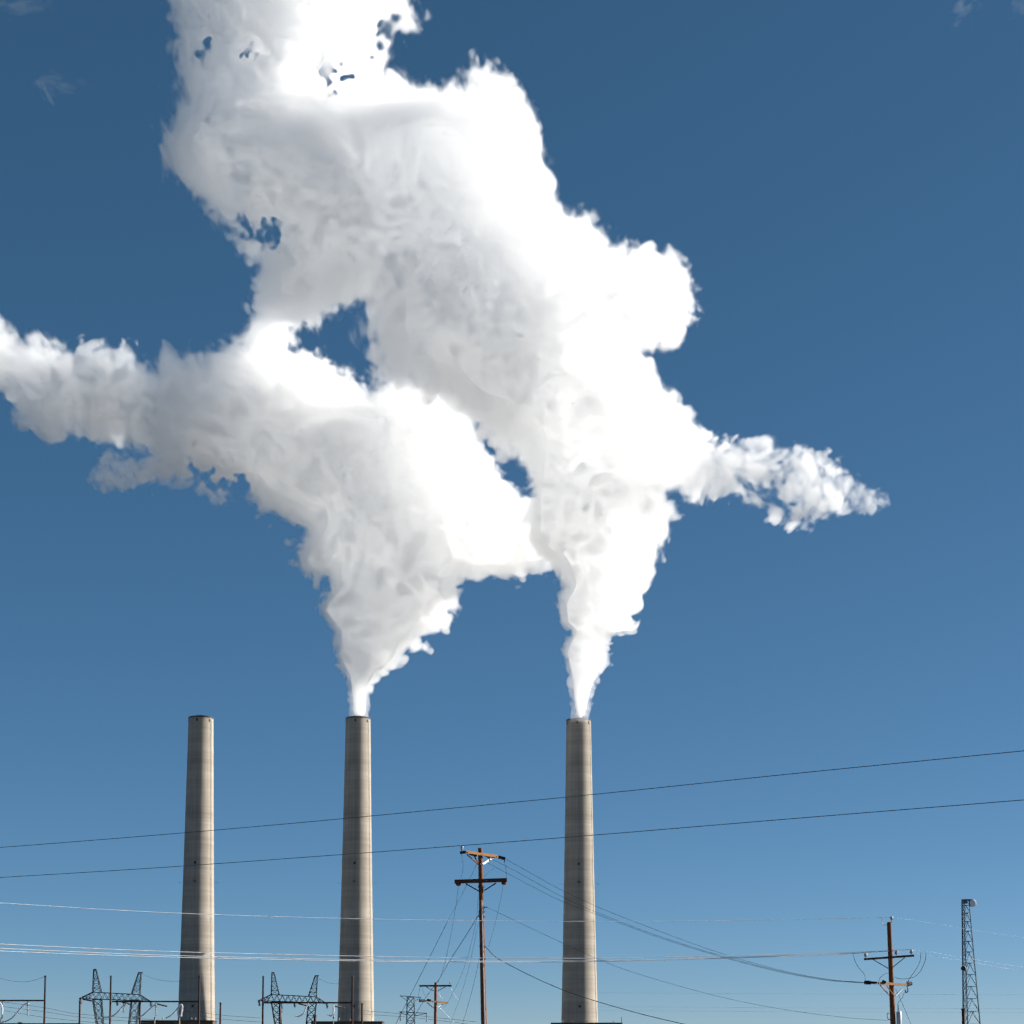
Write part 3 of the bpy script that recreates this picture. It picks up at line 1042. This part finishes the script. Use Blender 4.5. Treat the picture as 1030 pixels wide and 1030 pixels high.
for pts, mt in (([(424.2, 992.6), (426.0, 998.0), (428.2, 1003.6)], 'white_wire'), ([(440.6, 998.0), (443.0, 1002.0), (445.8, 1005.4)], 'white_wire'),
                ([(452.8, 992.6), (456.0, 999.0), (460.5, 1005.4)], 'white_wire'), ([(422.6, 992.4), (421.2, 999.0), (422.0, 1005.6)], 'dark_wire')):
    q = MB()
    q.tube(curve_pts([W(a_, b_, -.2, YQ) for a_, b_ in pts]), .02, 5)
    q.build("jumper_wire", M[mt], pole3, smooth=True)
cable("drop_wire", [W(441.6, 1013, -.2, YQ), W(450, 1021.5, 1.0, YQ), W(462, 1034, 3, YQ), W(486, 1058, 6, YQ)], .02, 'white_wire',
      "pale wire dropping right from the short wooden pole", "wire")

# ------------------------------------------------------------------ guy wires and drops of the tall pole
guys = [([(480.4, 867.4, 0), (466.0, 897.0, 3), (449.4, 928.4, 6)], .010, "thin upper half of the long guy wire left of the tall pole"),
        ([(449.4, 928.4, 6), (430.0, 967.0, 10), (412.0, 1002.4, 14), (385.0, 1056.0, 20)], .017, "thick lower half of the long guy wire left of the tall pole"),
        ([(482.4, 918.8, 0), (468.0, 942.0, 3), (452.8, 965.6, 6)], .020, "short thick guy wire from the tall pole's middle collar"),
        ([(452.8, 965.6, 6), (440.0, 987.6, 9), (426.0, 1007.0, 12), (396.0, 1058.0, 18)], .014, "guy wire continuing down behind the short wooden pole"),
        ([(461.2, 890.2, 0), (458.4, 912.0, 1), (452.0, 948.0, 2), (445.0, 977.0, 4), (440.6, 988.0, 6)], .009, "thin wire dropping from the left end of the dark crossarm"),
        ([(480.8, 902.0, 0), (478.6, 928.0, 2), (468.0, 970.0, 5), (455.0, 1000.0, 8), (446.0, 1014.0, 10)], .008, "faint wire hanging close left of the tall pole"),
        ([(481.4, 928.0, 0), (471.6, 973.0, 4), (462.5, 1004.0, 7), (452.0, 1031.0, 11)], .008, "second faint wire hanging left of the tall pole"),
        ([(482.4, 963.0, 0), (476.0, 992.0, 3), (470.0, 1014.0, 6), (462.0, 1041.0, 10)], .011, "lower dark wire spreading left from the tall pole's foot"),
        ([(506.4, 890.0, 0), (500.0, 921.0, 0), (491.4, 953.0, 0)], .009, "thin wire from the dark crossarm's right end back to the tall pole"),
        ([(463.8, 859.4, -1.2), (465.8, 869.0, -1.0), (465.2, 877.0, -.6), (463.4, 883.4, -.3)], .009, "thin wire joining the left ends of the tall pole's arms"),
        ([(507.4, 867.4, 1.3), (509.2, 876.0, .6), (509.8, 884.0, -.2)], .009, "thin wire joining the right ends of the tall pole's arms"),
        ([(496.6, 873.6, .8), (491.0, 877.6, .4), (487.2, 881.6, .1)], .009, "very short stray wire under the tall pole's pale arm"),
        ([(400.8 + 500, 994.6, 0), (907.0, 1008.0, 1), (916.2, 1030.0, 3), (929.0, 1060.0, 6)], .013, "dark guy wire going down right from the right pole")]
for pts, r, lb in guys:
    cable("guy_wire", [W(a_, b_, c_) for a_, b_, c_ in pts], r, 'dark_wire', lb, "guy wire", "guy wires and drops at the poles")

# three dark spans from the tall pole to the right pole, the neutral, and the thick cable
for pts, r, lb in (([(508.0, 863.8, 1.3), (530.0, 876.0, 1), (564.0, 894.8, .5), (600.0, 911.7, 0), (650, 931.6, -.4), (720.0, 957.2, -.8), (780, 974.6, -1.1), (830.0, 984.6, -1.3), (869.6, 988.2, -1.4)], .011,
                    "highest of the three dark spans between tall pole and right pole"),
                   ([(493.5, 863.6, .55), (520, 877.0, .6), (564.0, 901.2, .4), (600.0, 917.6, 0), (660, 940.6, -.4), (720.0, 959.6, -.8), (780, 975.8, -1.1), (830.0, 985.2, -1.4), (868.6, 988.4, -1.5)], .011,
                    "middle one of the three dark spans between tall pole and right pole"),
                   ([(488.8, 867.0, .3), (520, 883.6, .3), (564.0, 906.0, .2), (600.0, 919.6, 0), (660, 942.0, -.4), (720.0, 960.8, -.8), (780, 976.6, -1.1), (830.0, 985.8, -1.4), (868.0, 988.8, -1.5)], .011,
                    "lowest of the three dark spans between tall pole and right pole"),
                   ([(490.6, 912.7, 0), (520, 927.0, 0), (564.0, 947.6, 0), (600, 964.0, 0), (640.0, 979.0, 0), (720, 1001.6, 0), (790.0, 1015.6, 0), (850, 1023.4, 0), (893.0, 1026.4, 0)], .010,
                    "single thin dark span below, ending at the right pole's side bracket")):
    cable("power_line", [W(a_, b_, c_) for a_, b_, c_ in pts], r, 'dark_wire', lb, "power line", "dark spans between the wooden poles")
root = empty("service_cable", W(489.6, 953.4), "thick black cable with pale sleeve dropping right from the tall pole", "cable")
q = MB()
q.tube(curve_pts([W(488.6, 952.6, -.1), W(494.0, 958.0, -.3), (W(503.0, 965.4, -.8)), W(540.0, 984.4, -3), W(580.0, 1000.8, -6), W(640, 1018.6, -10), W(690.0, 1030.6, -14), W(760, 1046, -20)]), .021, 6)
q.build("cable_run", M['dark_wire'], root, smooth=True)
q = MB()
q.tube([W(493.2, 957.4, -.3), W(497.0, 961.0, -.5), W(500.6, 963.7, -.7)], .037, 8)
q.build("sleeve", M['galv'], root, smooth=True)

# ------------------------------------------------------------------ long lines across the picture
def span(pts, r, mat, label, group):
    return cable("power_line", [P(x_, y_, Y_) for x_, y_, Y_ in pts], r, mat, label, "power line", group, n=10)


span([(-60, 856.4, 128), (0, 852.4, 126), (150, 840.6, 120), (300, 827.6, 114), (450, 813.4, 108), (600, 798.8, 102), (800, 778.0, 94), (1030, 755.2, 86), (1120, 746.2, 82)], .021, 'blue_wire',
     "upper of the two long dark wires rising to the right across all chimneys", "long dark wires across the picture")
span([(-60, 885.8, 128), (0, 882.6, 126), (150, 873.4, 120), (300, 862.8, 114), (450, 851.6, 108), (600, 839.8, 102), (800, 823.2, 94), (1030, 804.6, 86), (1120, 797.2, 82)], .021, 'blue_wire',
     "lower of the two long dark wires rising to the right across all chimneys", "long dark wires across the picture")
wg = "bright wires reaching the right pole"
span([(-60, 904.8, 92), (0, 908.2, 94), (150, 917.2, 98), (300, 922.6, 102), (450, 925.6, 105), (600, 926.8, 107), (760, 925.6, 109), (886.6, 922.8, 110), (896.9, 922.4, 110)], .014, 'white_wire',
     "highest bright wire, reaching the top of the right pole", wg)
span([(896.9, 922.4, 110), (930, 927.4, 112), (980, 935.6, 116), (1030, 942.8, 120), (1120, 954, 128)], .004, 'pale_wire',
     "faint pale wire sloping away from the right pole's top past the mast", "pale wires right of the right pole")
span([(-60, 946.4, 92), (0, 949.6, 94), (150, 956.4, 98), (300, 960.4, 102), (450, 963.2, 105), (600, 963.8, 107), (760, 960.6, 109), (860, 957.8, 110), (917, 955.0, 109.7)], .019, 'white_wire',
     "uppermost of the three bright wires reaching the right pole's dark arm", wg)
span([(-60, 950.4, 91), (0, 953.9, 93), (150, 960.4, 97), (300, 964.2, 101), (450, 966.6, 104), (600, 966.4, 107), (760, 962.2, 109), (860, 958.6, 110), (901.7, 956.2, 109.9)], .019, 'white_wire',
     "middle one of the three bright wires reaching the right pole's dark arm", wg)
span([(-60, 953.0, 90), (0, 956.6, 92), (150, 962.2, 96), (300, 965.6, 100), (450, 967.6, 104), (600, 967.2, 107), (760, 963.0, 109), (840, 960.2, 110), (870.8, 958.4, 110.2)], .019, 'white_wire',
     "lowest of the three bright wires reaching the right pole's dark arm", wg)
span([(917, 955.0, 109.7), (940, 958.4, 111), (980, 965.0, 115), (1030, 973.0, 120), (1120, 985, 128)], .005, 'pale_wire',
     "upper pale wire leaving the right pole's arm past the mast", "pale wires right of the right pole")
span([(901.7, 956.2, 109.9), (934, 960.8, 111), (980, 968.2, 115), (1030, 977.0, 120), (1120, 990, 128)], .005, 'pale_wire',
     "lower pale wire leaving the right pole's arm past the mast", "pale wires right of the right pole")

# ------------------------------------------------------------------ steam plumes
# Each plume is a turbulent field on a 3-D grid (photo-pixel units at the chimneys' distance);
# nested closed shells of that field carry even-density steam, thin outside and dense inside.
VOX = 1.5


def bspline_matrix(n, step, period, rng_shift):
    """(n, m) cubic B-spline weights for samples step apart on a lattice of the given period."""
    u = (np.arange(n) * step) / period + rng_shift
    i = np.floor(u).astype(int)
    t = u - i
    w = np.stack([(1 - t) ** 3 / 6, (3 * t ** 3 - 6 * t ** 2 + 4) / 6, (-3 * t ** 3 + 3 * t ** 2 + 3 * t + 1) / 6, t ** 3 / 6], 1)
    m = i.max() + 4
    A = np.zeros((n, m), np.float32)
    for k in range(4):
        A[np.arange(n), i + k] += w[:, k]
    return A


def noise3(shape, period, rng, aniso=(1, 1, 1)):
    mats = [bspline_matrix(s, VOX, period * a, rng.random()) for s, a in zip(shape, aniso)]
    lat = rng.standard_normal([m.shape[1] for m in mats]).astype(np.float32)
    a = np.tensordot(mats[0], lat, (1, 0))
    a = np.einsum('bj,ajk->abk', mats[1], a, optimize=True)
    a = np.matmul(a, mats[2].T)
    a *= 1.0 / a.std()
    return a


def poly_sd(poly, X, Y):
    """Signed distance (positive inside) of the grid X,Y to a polygon."""
    p = np.array(poly, np.float32)
    q = np.roll(p, -1, 0)
    best = np.full(X.shape, 1e9, np.float32)
    ins = np.zeros(X.shape, bool)
    for (ax, ay), (bx, by) in zip(p, q):
        ex, ey = bx - ax, by - ay
        t = np.clip(((X - ax) * ex + (Y - ay) * ey) / (ex * ex + ey * ey + 1e-9), 0, 1)
        best = np.minimum(best, (X - ax - t * ex) ** 2 + (Y - ay - t * ey) ** 2)
        if ay != by:
            c = ((ay > Y) != (by > Y)) & (X < (bx - ax) * (Y - ay) / (by - ay) + ax)
            ins ^= c
    d = np.sqrt(best)
    return np.where(ins, d, -d)


def blur2(a, n):
    for _ in range(n):
        p = np.pad(a, 1, mode='edge')
        a = (p[:-2, 1:-1] + p[2:, 1:-1] + p[1:-1, :-2] + p[1:-1, 2:] + 2 * a) / 6
    return a


def surface_nets(G, level):
    """Closed quad mesh of G > level; G must be below level on the grid's border. Returns verts (voxel units), quads."""
    S = G > level
    nx, ny, nz = G.shape
    acc = {}
    cells = []
    pts = []
    faces = []
    for ax in range(3):
        sl0 = [slice(None)] * 3
        sl1 = [slice(None)] * 3
        sl0[ax] = slice(0, -1)
        sl1[ax] = slice(1, None)
        cross = np.argwhere(S[tuple(sl0)] != S[tuple(sl1)])
        i, j, k = cross.T
        hi = cross.copy()
        hi[:, ax] += 1
        a = G[i, j, k]
        b = G[hi[:, 0], hi[:, 1], hi[:, 2]]
        t = (level - a) / (b - a)
        pt = cross.astype(np.float32)
        pt[:, ax] += t
        o1, o2 = (ax + 1) % 3, (ax + 2) % 3
        quad = []
        for (d1, d2) in ((0, 0), (1, 0), (1, 1), (0, 1)):
            c = cross.copy()
            c[:, o1] -= d1
            c[:, o2] -= d2
            key = (c[:, 0].astype(np.int64) * ny + c[:, 1]) * nz + c[:, 2]
            quad.append(key)
            cells.append(key)
            pts.append(pt)
        q = np.stack(quad, 1)
        inside_low = S[i, j, k]
        q[~inside_low] = q[~inside_low][:, ::-1]
        faces.append(q)
    keys = np.concatenate(cells)
    pts = np.concatenate(pts)
    uniq, inv = np.unique(keys, return_inverse=True)
    cnt = np.bincount(inv).astype(np.float32)
    V = np.stack([np.bincount(inv, pts[:, c]) / cnt for c in range(3)], 1)
    Q = np.searchsorted(uniq, np.concatenate(faces))
    return V, Q


TILE = 160


def band_tile(period_px, rng):
    """Periodic 3-D noise tile holding one band of sizes around period_px."""
    k = np.fft.fftfreq(TILE) / VOX
    kz = np.fft.rfftfreq(TILE) / VOX
    kk = np.sqrt(k[:, None, None] ** 2 + k[None, :, None] ** 2 + kz[None, None, :] ** 2) * period_px
    filt = np.exp(-((np.log2(np.maximum(kk, 1e-6))) ** 2) / (2 * .45 ** 2)) / np.maximum(kk, .05)
    a = np.fft.irfftn(np.fft.rfftn(rng.standard_normal((TILE,) * 3)) * filt, s=(TILE,) * 3)
    return (a / a.std()).astype(np.float32)


def sample_tile(tile, cx, cy, cz):
    """Trilinear look-up, coordinates in voxels (any range, the tile repeats)."""
    out = np.empty(cx.shape, np.float32)
    flat = tile.ravel()
    for a in range(cx.shape[0]):
        x, y, z = cx[a], cy[a], cz[a]
        xf, yf, zf = np.floor(x), np.floor(y), np.floor(z)
        tx, ty, tz = x - xf, y - yf, z - zf
        xi, yi, zi = xf.astype(np.int32) % TILE, yf.astype(np.int32) % TILE, zf.astype(np.int32) % TILE
        xj, yj, zj = (xi + 1) % TILE, (yi + 1) % TILE, (zi + 1) % TILE
        x0, x1 = xi * (TILE * TILE), xj * (TILE * TILE)
        y0, y1 = yi * TILE, yj * TILE
        c00 = flat[x0 + y0 + zi] * (1 - tz) + flat[x0 + y0 + zj] * tz
        c01 = flat[x0 + y1 + zi] * (1 - tz) + flat[x0 + y1 + zj] * tz
        c10 = flat[x1 + y0 + zi] * (1 - tz) + flat[x1 + y0 + zj] * tz
        c11 = flat[x1 + y1 + zi] * (1 - tz) + flat[x1 + y1 + zj] * tz
        out[a] = (c00 * (1 - ty) + c01 * ty) * (1 - tx) + (c10 * (1 - ty) + c11 * ty) * tx
    return out


_t = np.random.default_rng(5)
TILES = {p: band_tile(p, _t) for p in (26.0, 13.0, 6.5, 3.6)}


def bend(y, depth0):
    t = np.clip((722 - y) / 320, 0, 1)
    return depth0 * (1.6 * t - 0.6 * t * t)


def plume_field(poly, holes, depth0, seed, zmax, wcap, cut_base):
    rng = np.random.default_rng(seed)
    xy = np.array(poly)
    pad = 30
    x0, x1 = xy[:, 0].min() - pad, xy[:, 0].max() + pad
    y0, y1 = xy[:, 1].min() - pad, xy[:, 1].max() + 6
    xs = np.arange(x0, x1, VOX, dtype=np.float32)
    ys = np.arange(y0, y1, VOX, dtype=np.float32)
    zs = np.arange(-zmax + min(depth0, 0), zmax * 0.6, VOX, dtype=np.float32)
    X, Y = np.meshgrid(xs, ys, indexing='ij')
    d = poly_sd(poly, X, Y).astype(np.float32)
    w = np.maximum(d, 0)
    sl = 0.42 * VOX
    for _ in range(90):
        p = np.pad(w, 1, mode='edge')
        w = np.maximum(w, np.maximum(np.maximum(p[:-2, 1:-1], p[2:, 1:-1]), np.maximum(p[1:-1, :-2], p[1:-1, 2:])) - sl)
    w = np.minimum(blur2(w, 16), wcap)
    w = np.maximum(w, 2.0).astype(np.float32)
    # how far the steam has aged: 0 at the chimney's mouth, 1 where it has spread
    age = np.clip((640 - Y) / 230, 0, 1)
    age = np.maximum(age, np.clip((X - 690) / 40, 0, 1) * (seed > 11)).astype(np.float32)
    shape = (len(xs), len(ys), len(zs))
    dd = np.minimum(d, w)
    H = np.where(dd > 0, np.sqrt(np.maximum(dd * (2 * w - dd), 0)), 2.0 * dd)
    arm = np.clip((X - 690) / 30, 0, 1) if seed > 11 else 0.35 * np.clip((235 - X) / 60, 0, 1)
    H = np.where(H > 0, H * (1 - 0.5 * arm), H).astype(np.float32)
    drift = noise3((shape[0], shape[1], 8), 150, rng)[:, :, 3]
    zc = bend(Y, depth0) + drift * np.clip(w - 14, 0, 60) * 0.30
    zc = blur2(zc.astype(np.float32), 8).astype(np.float32)
    G = H[:, :, None] - np.abs(zs[None, None, :] - zc[:, :, None])
    G = np.minimum(G, (np.maximum(d, -40) * (1.4 - 0.35 * age) + 1.0 + 1.5 * age)[:, :, None])
    for period, c, bil in ((90, .10, .3), (46, .13, .8)):
        n = noise3(shape, period, rng)
        n = bil * (np.abs(n) * 1.66 - 1.0) + (1 - bil) * n
        n *= (c * period * np.minimum(1.0, (w / (0.75 * period)) ** 1.6))[:, :, None]
        G += n
    core = G.copy()
    # fine turbulence, its look-up swirled by two larger warps
    s1 = (np.minimum(w * 0.2, 4.5) / VOX)[:, :, None]
    cx = np.arange(shape[0], dtype=np.float32)[:, None, None] + s1 * noise3(shape, 30, rng)
    cy_ = np.arange(shape[1], dtype=np.float32)[None, :, None] + s1 * noise3(shape, 30, rng)
    cz = np.arange(shape[2], dtype=np.float32)[None, None, :] + s1 * noise3(shape, 30, rng)
    ZS = (0.6, 0.45, 0.4, 0.4)       # eddies stretched along the wind
    near = np.abs(G) < 45            # only the skin needs the fine detail
    for q, (period, c) in enumerate(((26.0, .27), (13.0, .30), (6.5, .28), (3.6, .26))):
        n = sample_tile(TILES[period], cx + 37 * q, cy_ + 11 * q, cz * ZS[q] + 53 * q)
        bil = 0.75 - 0.25 * age[:, :, None]
        n = bil * (np.abs(n) * 1.66 - 1.0) + (1 - bil) * n
        amp = c * period * np.minimum(1.0, (w / (0.8 * period)) ** 1.5) * (1 + (0.5 if q == 0 else 0.7) * age)
        n *= amp[:, :, None]
        G += n * near
    for hx, hy, hr, hs in holes:
        hr = hr * 1.3
        # a ragged channel through the steam, along the line of sight of someone at the fence
        i0, i1 = np.searchsorted(xs, (hx - 4 * hr - 12, hx + 4 * hr + 12))
        j0, j1 = np.searchsorted(ys, (hy - 4 * hr - 12, hy + 4 * hr + 12))
        dz = (1 + (zs[None, None, :] - bend(Y[i0:i1, j0:j1], depth0)[:, :, None]) / 1800.0)
        qx = X[i0:i1, j0:j1, None] - 515 - (hx - 515) * dz
        qy = Y[i0:i1, j0:j1, None] - 1061 - (hy - 1061) * dz
        fx, fy, fz = (a.astype(np.float32) for a in np.broadcast_arrays(qx / VOX + hx, qy / VOX + hy, 0 * qx))
        qx = qx + hr * (.45 * sample_tile(TILES[13.0], fx, fy, fz) + .5 * sample_tile(TILES[26.0], fx, fy, fz))
        qy = qy + hr * (.45 * sample_tile(TILES[13.0], fx + 50, fy, fz + 31) + .5 * sample_tile(TILES[26.0], fx, fy + 60, fz + 17))
        ex = np.exp(-(qx ** 2 + qy ** 2) / (2 * hr * hr))
        cut = (0.80 * hs * (np.maximum(H[i0:i1, j0:j1], 0) + 10)[:, :, None] * ex).astype(np.float32)
        G[i0:i1, j0:j1] -= cut
        core[i0:i1, j0:j1] -= cut
    G = np.minimum(G, (cut_base - Y)[:, :, None] * 2.0)
    sc = (np.clip(0.26 + w / 45.0, 0.32, 1.0) * (0.75 + 1.0 * age))[:, :, None]
    G /= sc
    core = np.minimum(core, (cut_base - Y)[:, :, None] * 2.0) / sc
    core = np.minimum(core - 5.0, G + 13.0)
    for q in (core,):
        q[0] = q[-1] = -50
        q[:, 0] = q[:, -1] = -50
        q[:, :, 0] = q[:, :, -1] = -50
    G[0] = G[-1] = -50
    G[:, 0] = G[:, -1] = -50
    G[:, :, 0] = G[:, :, -1] = -50
    return G, core, (x0, y0, float(zs[0]))


def to_world(V, org, depth0):
    px = org[0] + V[:, 0] * VOX
    py = org[1] + V[:, 1] * VOX
    pz = org[2] + V[:, 2] * VOX
    xc = (px - 515.0) / F
    yc = (PP - py) / F
    dy = math.cos(PITCH) - yc * math.sin(PITCH)
    dz = math.sin(PITCH) + yc * math.cos(PITCH)
    bz = bend(py, depth0)
    Yc = CH_Y + bz * UCH              # the column leans towards the viewer as it rises
    return np.stack([xc / dy * Yc, Yc + (pz - bz) * UCH, CAM_Z + dz / dy * Yc], 1)


def mesh_from(name, V, Q, mat, origin, parent=None):
    me = bpy.data.meshes.new(name)
    me.vertices.add(len(V))
    me.vertices.foreach_set("co", (V - np.array(origin)).astype(np.float32).ravel())
    me.loops.add(len(Q) * 4)
    me.loops.foreach_set("vertex_index", Q.astype(np.int32).ravel())
    me.polygons.add(len(Q))
    me.polygons.foreach_set("loop_start", np.arange(0, len(Q) * 4, 4, dtype=np.int32))
    me.polygons.foreach_set("loop_total", np.full(len(Q), 4, np.int32))
    me.polygons.foreach_set("use_smooth", np.ones(len(Q), bool))
    me.update(calc_edges=True)
    me.materials.append(mat)
    ob = bpy.data.objects.new(name, me)
    COL.objects.link(ob)
    if parent is None:
        ob.location = origin
    else:
        ob.parent = parent
    return ob


def mat_steam(name, density, aniso=0.4):
    m = bpy.data.materials.new(name)
    m.use_nodes = True
    t = m.node_tree
    t.nodes.clear()
    out = t.nodes.new("ShaderNodeOutputMaterial")
    v = t.nodes.new("ShaderNodeVolumeScatter")
    v.inputs["Color"].default_value = (1, 1, 1, 1)
    v.inputs["Density"].default_value = density
    v.inputs["Anisotropy"].default_value = aniso
    t.links.new(v.outputs[0], out.inputs["Volume"])
    return m


def mat_core():
    m = bpy.data.materials.new("steam core")
    m.use_nodes = True
    t = m.node_tree
    p = t.nodes["Principled BSDF"]
    t.nodes.remove(p)
    tr = t.nodes.new("ShaderNodeBsdfTranslucent")
    tr.inputs[0].default_value = (1, 1, 1, 1)
    t.links.new(tr.outputs[0], t.nodes["Material Output"].inputs["Surface"])
    return m


plume_a = [(350, 726), (371, 726), (372, 696), (382, 681), (392, 675), (404, 662), (409, 652), (429, 653), (424, 638), (450, 630),
           (458, 618), (446, 613), (463, 607), (458, 586), (472, 577), (491, 576), (518, 583), (538, 577), (557, 572), (566, 545),
           (556, 510), (533, 497), (514, 485), (501, 463), (484, 440), (474, 420), (455, 395), (430, 378), (400, 372), (372, 392),
           (352, 377), (335, 366), (318, 352), (302, 357), (297, 335), (312, 322), (332, 314), (350, 300), (362, 280), (345, 262),
           (300, 258), (278, 268), (262, 285), (254, 305), (250, 335), (245, 350), (212, 361), (190, 358), (167, 356), (155, 371),
           (136, 360), (128, 346), (120, 352), (85, 344), (78, 354), (43, 338), (23, 342), (12, 327), (0, 315), (-60, 300),
           (-64, 350), (0, 393), (15, 410), (14, 427), (31, 431), (47, 449), (66, 439), (78, 433), (101, 447), (128, 445),
           (152, 458), (136, 466), (120, 455), (93, 474), (85, 486), (105, 497), (136, 490), (167, 486), (194, 492), (217, 503),
           (241, 501), (272, 513), (309, 530), (300, 563), (312, 575), (334, 574), (338, 591), (324, 614), (336, 635), (334, 659),
           (347, 682), (351, 710)]
plume_b = [(573, 728), (592, 728), (597, 700), (605, 680), (614, 667), (613, 650), (616, 640), (641, 638), (643, 627), (634, 621),
           (647, 613), (647, 596), (657, 579), (660, 557), (655, 546), (672, 540), (674, 513), (668, 491), (684, 490), (693, 504),
           (710, 508), (714, 500), (739, 498), (764, 513), (789, 525), (810, 531), (822, 521), (847, 515), (881, 517), (897, 508),
           (893, 496), (864, 490), (847, 471), (826, 455), (797, 450), (780, 450), (760, 445), (714, 448), (705, 437), (684, 416),
           (674, 402), (660, 385), (651, 369), (634, 362), (634, 346), (651, 347), (682, 338), (701, 322), (696, 288), (682, 261),
           (672, 254), (651, 260), (641, 247), (617, 254), (610, 244), (600, 235), (590, 227), (570, 233), (555, 223), (560, 199),
           (543, 176), (546, 152), (541, 123), (532, 106), (524, 87), (512, 80), (490, 69), (473, 80), (480, 98), (468, 114),
           (444, 114), (430, 109), (420, 111), (413, 101), (400, 98), (387, 93), (385, 54), (395, 23), (418, 19), (407, 0),
           (405, -64), (150, -64), (165, -5), (174, 12), (178, 23), (170, 50), (178, 78), (191, 105), (178, 124), (164, 140), (168, 167),
           (193, 190), (203, 202), (216, 217), (220, 233), (244, 252), (271, 257), (263, 280), (255, 299), (258, 318), (300, 326),
           (345, 308), (371, 306), (371, 330), (368, 341), (375, 362), (370, 384), (400, 394), (440, 412), (470, 430), (486, 438),
           (501, 455), (514, 454), (530, 468), (543, 485), (540, 500), (536, 520), (533, 536), (538, 551), (549, 562), (559, 574),
           (565, 586), (559, 605), (565, 629), (574, 636), (566, 655), (570, 676), (574, 715)]
holes_b = [(207, 50, 6, 1.25), (253, 53, 7, 1.25), (334, 76, 8, 1.3), (250, 226, 9, 1.4), (274, 236, 8, 1.3), (775, 502, 10, 1.1), (392, 34, 9, 1.1)]
holes_a = [(207, 482, 7, 1.1), (240, 490, 7, 1.1), (305, 335, 7, 1.1), (350, 316, 15, 1.3)]

M['steam0'] = mat_steam("steam veil", 0.0045)
M['steam1'] = mat_steam("thin steam", 0.010)
M['steam2'] = mat_steam("steam", 0.028)
M['steam3'] = mat_steam("thick steam", 0.038)
M['steam4'] = mat_steam("dense steam", 0.025)
M['core'] = mat_core()
LEVELS = ((-6.0, 'steam0', "veil"), (-2.5, 'steam1', "outer_mist"), (1.0, 'steam2', "thin_steam"), (4.5, 'steam3', "thick_steam"), (9.0, 'steam4', "dense_steam"))
CORE = 17.0
for name_i, (poly, holes, depth, zmax, wcap, cut, label) in enumerate((
        (plume_a, holes_a, -85, 100, 74, tops[1][1] + 1.5, "white steam plume from the middle chimney, drifting out to the left edge"),
        (plume_b, holes_b, -165, 100, 84, tops[2][1] + 1.5, "white steam plume from the chimney nearest the tall pole, towering to the top edge"))):
    G, C, org = plume_field(poly, holes, depth, 11 + name_i, zmax, wcap, cut)
    base = ch_top[1 + name_i]
    V, Q = surface_nets(C, CORE)
    print("core", len(V), len(Q))
    root = mesh_from("steam_plume", to_world(V, org, depth), Q, M['core'], base)
    tag(root, label, "steam plume", "steam plumes of the chimneys")
    for lev, mk, nm in LEVELS:
        Vo, Qo = surface_nets(G, lev)
        Vi, Qi = surface_nets(C, CORE - 0.15 - 0.02 * lev)      # hollow: the layer ends at the core
        V = np.concatenate([Vo, Vi])
        Q = np.concatenate([Qo, Qi[:, ::-1] + len(Vo)])
        print(nm, len(V), len(Q))
        mesh_from(nm, to_world(V, org, depth), Q, M[mk], base, root)
    del G, C


# ------------------------------------------------------------------ thin cloud shreds high in the sky
M['shred'] = mat_steam("cloud shred vapour", 0.0015, 0.3)
rng = np.random.default_rng(21)
SH_Y = 2600.0
for (cx_, cy_c, hx_, hy_, tilt, lb) in ((57, 84, 26, 7, -0.15, "faint small cloud shred in the dark blue upper left sky"),
                                       (47, 93, 6, 14, 0.5, "faint short cloud streak just under the upper left cloud shred"),
                                       (22, 4, 30, 12, 0.1, "thin pale cloud shred at the top left corner"),
                                       (970, 6, 16, 12, 0.9, "thin pale cloud shred at the top edge, right"),
                                       (1028, 4, 12, 10, 0.3, "thin pale cloud shred at the top right corner")):
    n = 44
    ax = np.linspace(-1.7, 1.7, n)
    gx, gy, gz = np.meshgrid(ax, ax, ax, indexing='ij')
    f = 0.55 - np.sqrt(gx ** 2 + gy ** 2 + gz ** 2)
    k3 = sample_tile(TILES[26.0], *[(g * 14 + rng.integers(0, 90)).astype(np.float32) for g in (gx, gy, gz)])
    k4 = sample_tile(TILES[13.0], *[(g * 14 + rng.integers(0, 90)).astype(np.float32) for g in (gx, gy, gz)])
    f = (f + 0.34 * k3 + 0.20 * k4).astype(np.float32)
    for q in range(3):
        idx = [slice(None)] * 3
        for e in (0, -1):
            idx[q] = e
            f[tuple(idx)] = -5
    V, Q = surface_nets(f, 0.0)
    V = (V / (n - 1) - .5) * 3.4
    us = unit(SH_Y)
    c_, s_ = math.cos(tilt), math.sin(tilt)
    lx, lz = V[:, 0] * hx_ * us, -V[:, 1] * hy_ * us
    o_ = P(cx_, cy_c, SH_Y)
    Wd = np.stack([o_.x + lx * c_ - lz * s_, o_.y + V[:, 2] * 16 * us, o_.z + lx * s_ + lz * c_], 1)
    tag(mesh_from("cloud_shred", Wd, Q, M['shred'], o_), lb, "cloud", "faint cloud shreds high in the sky")
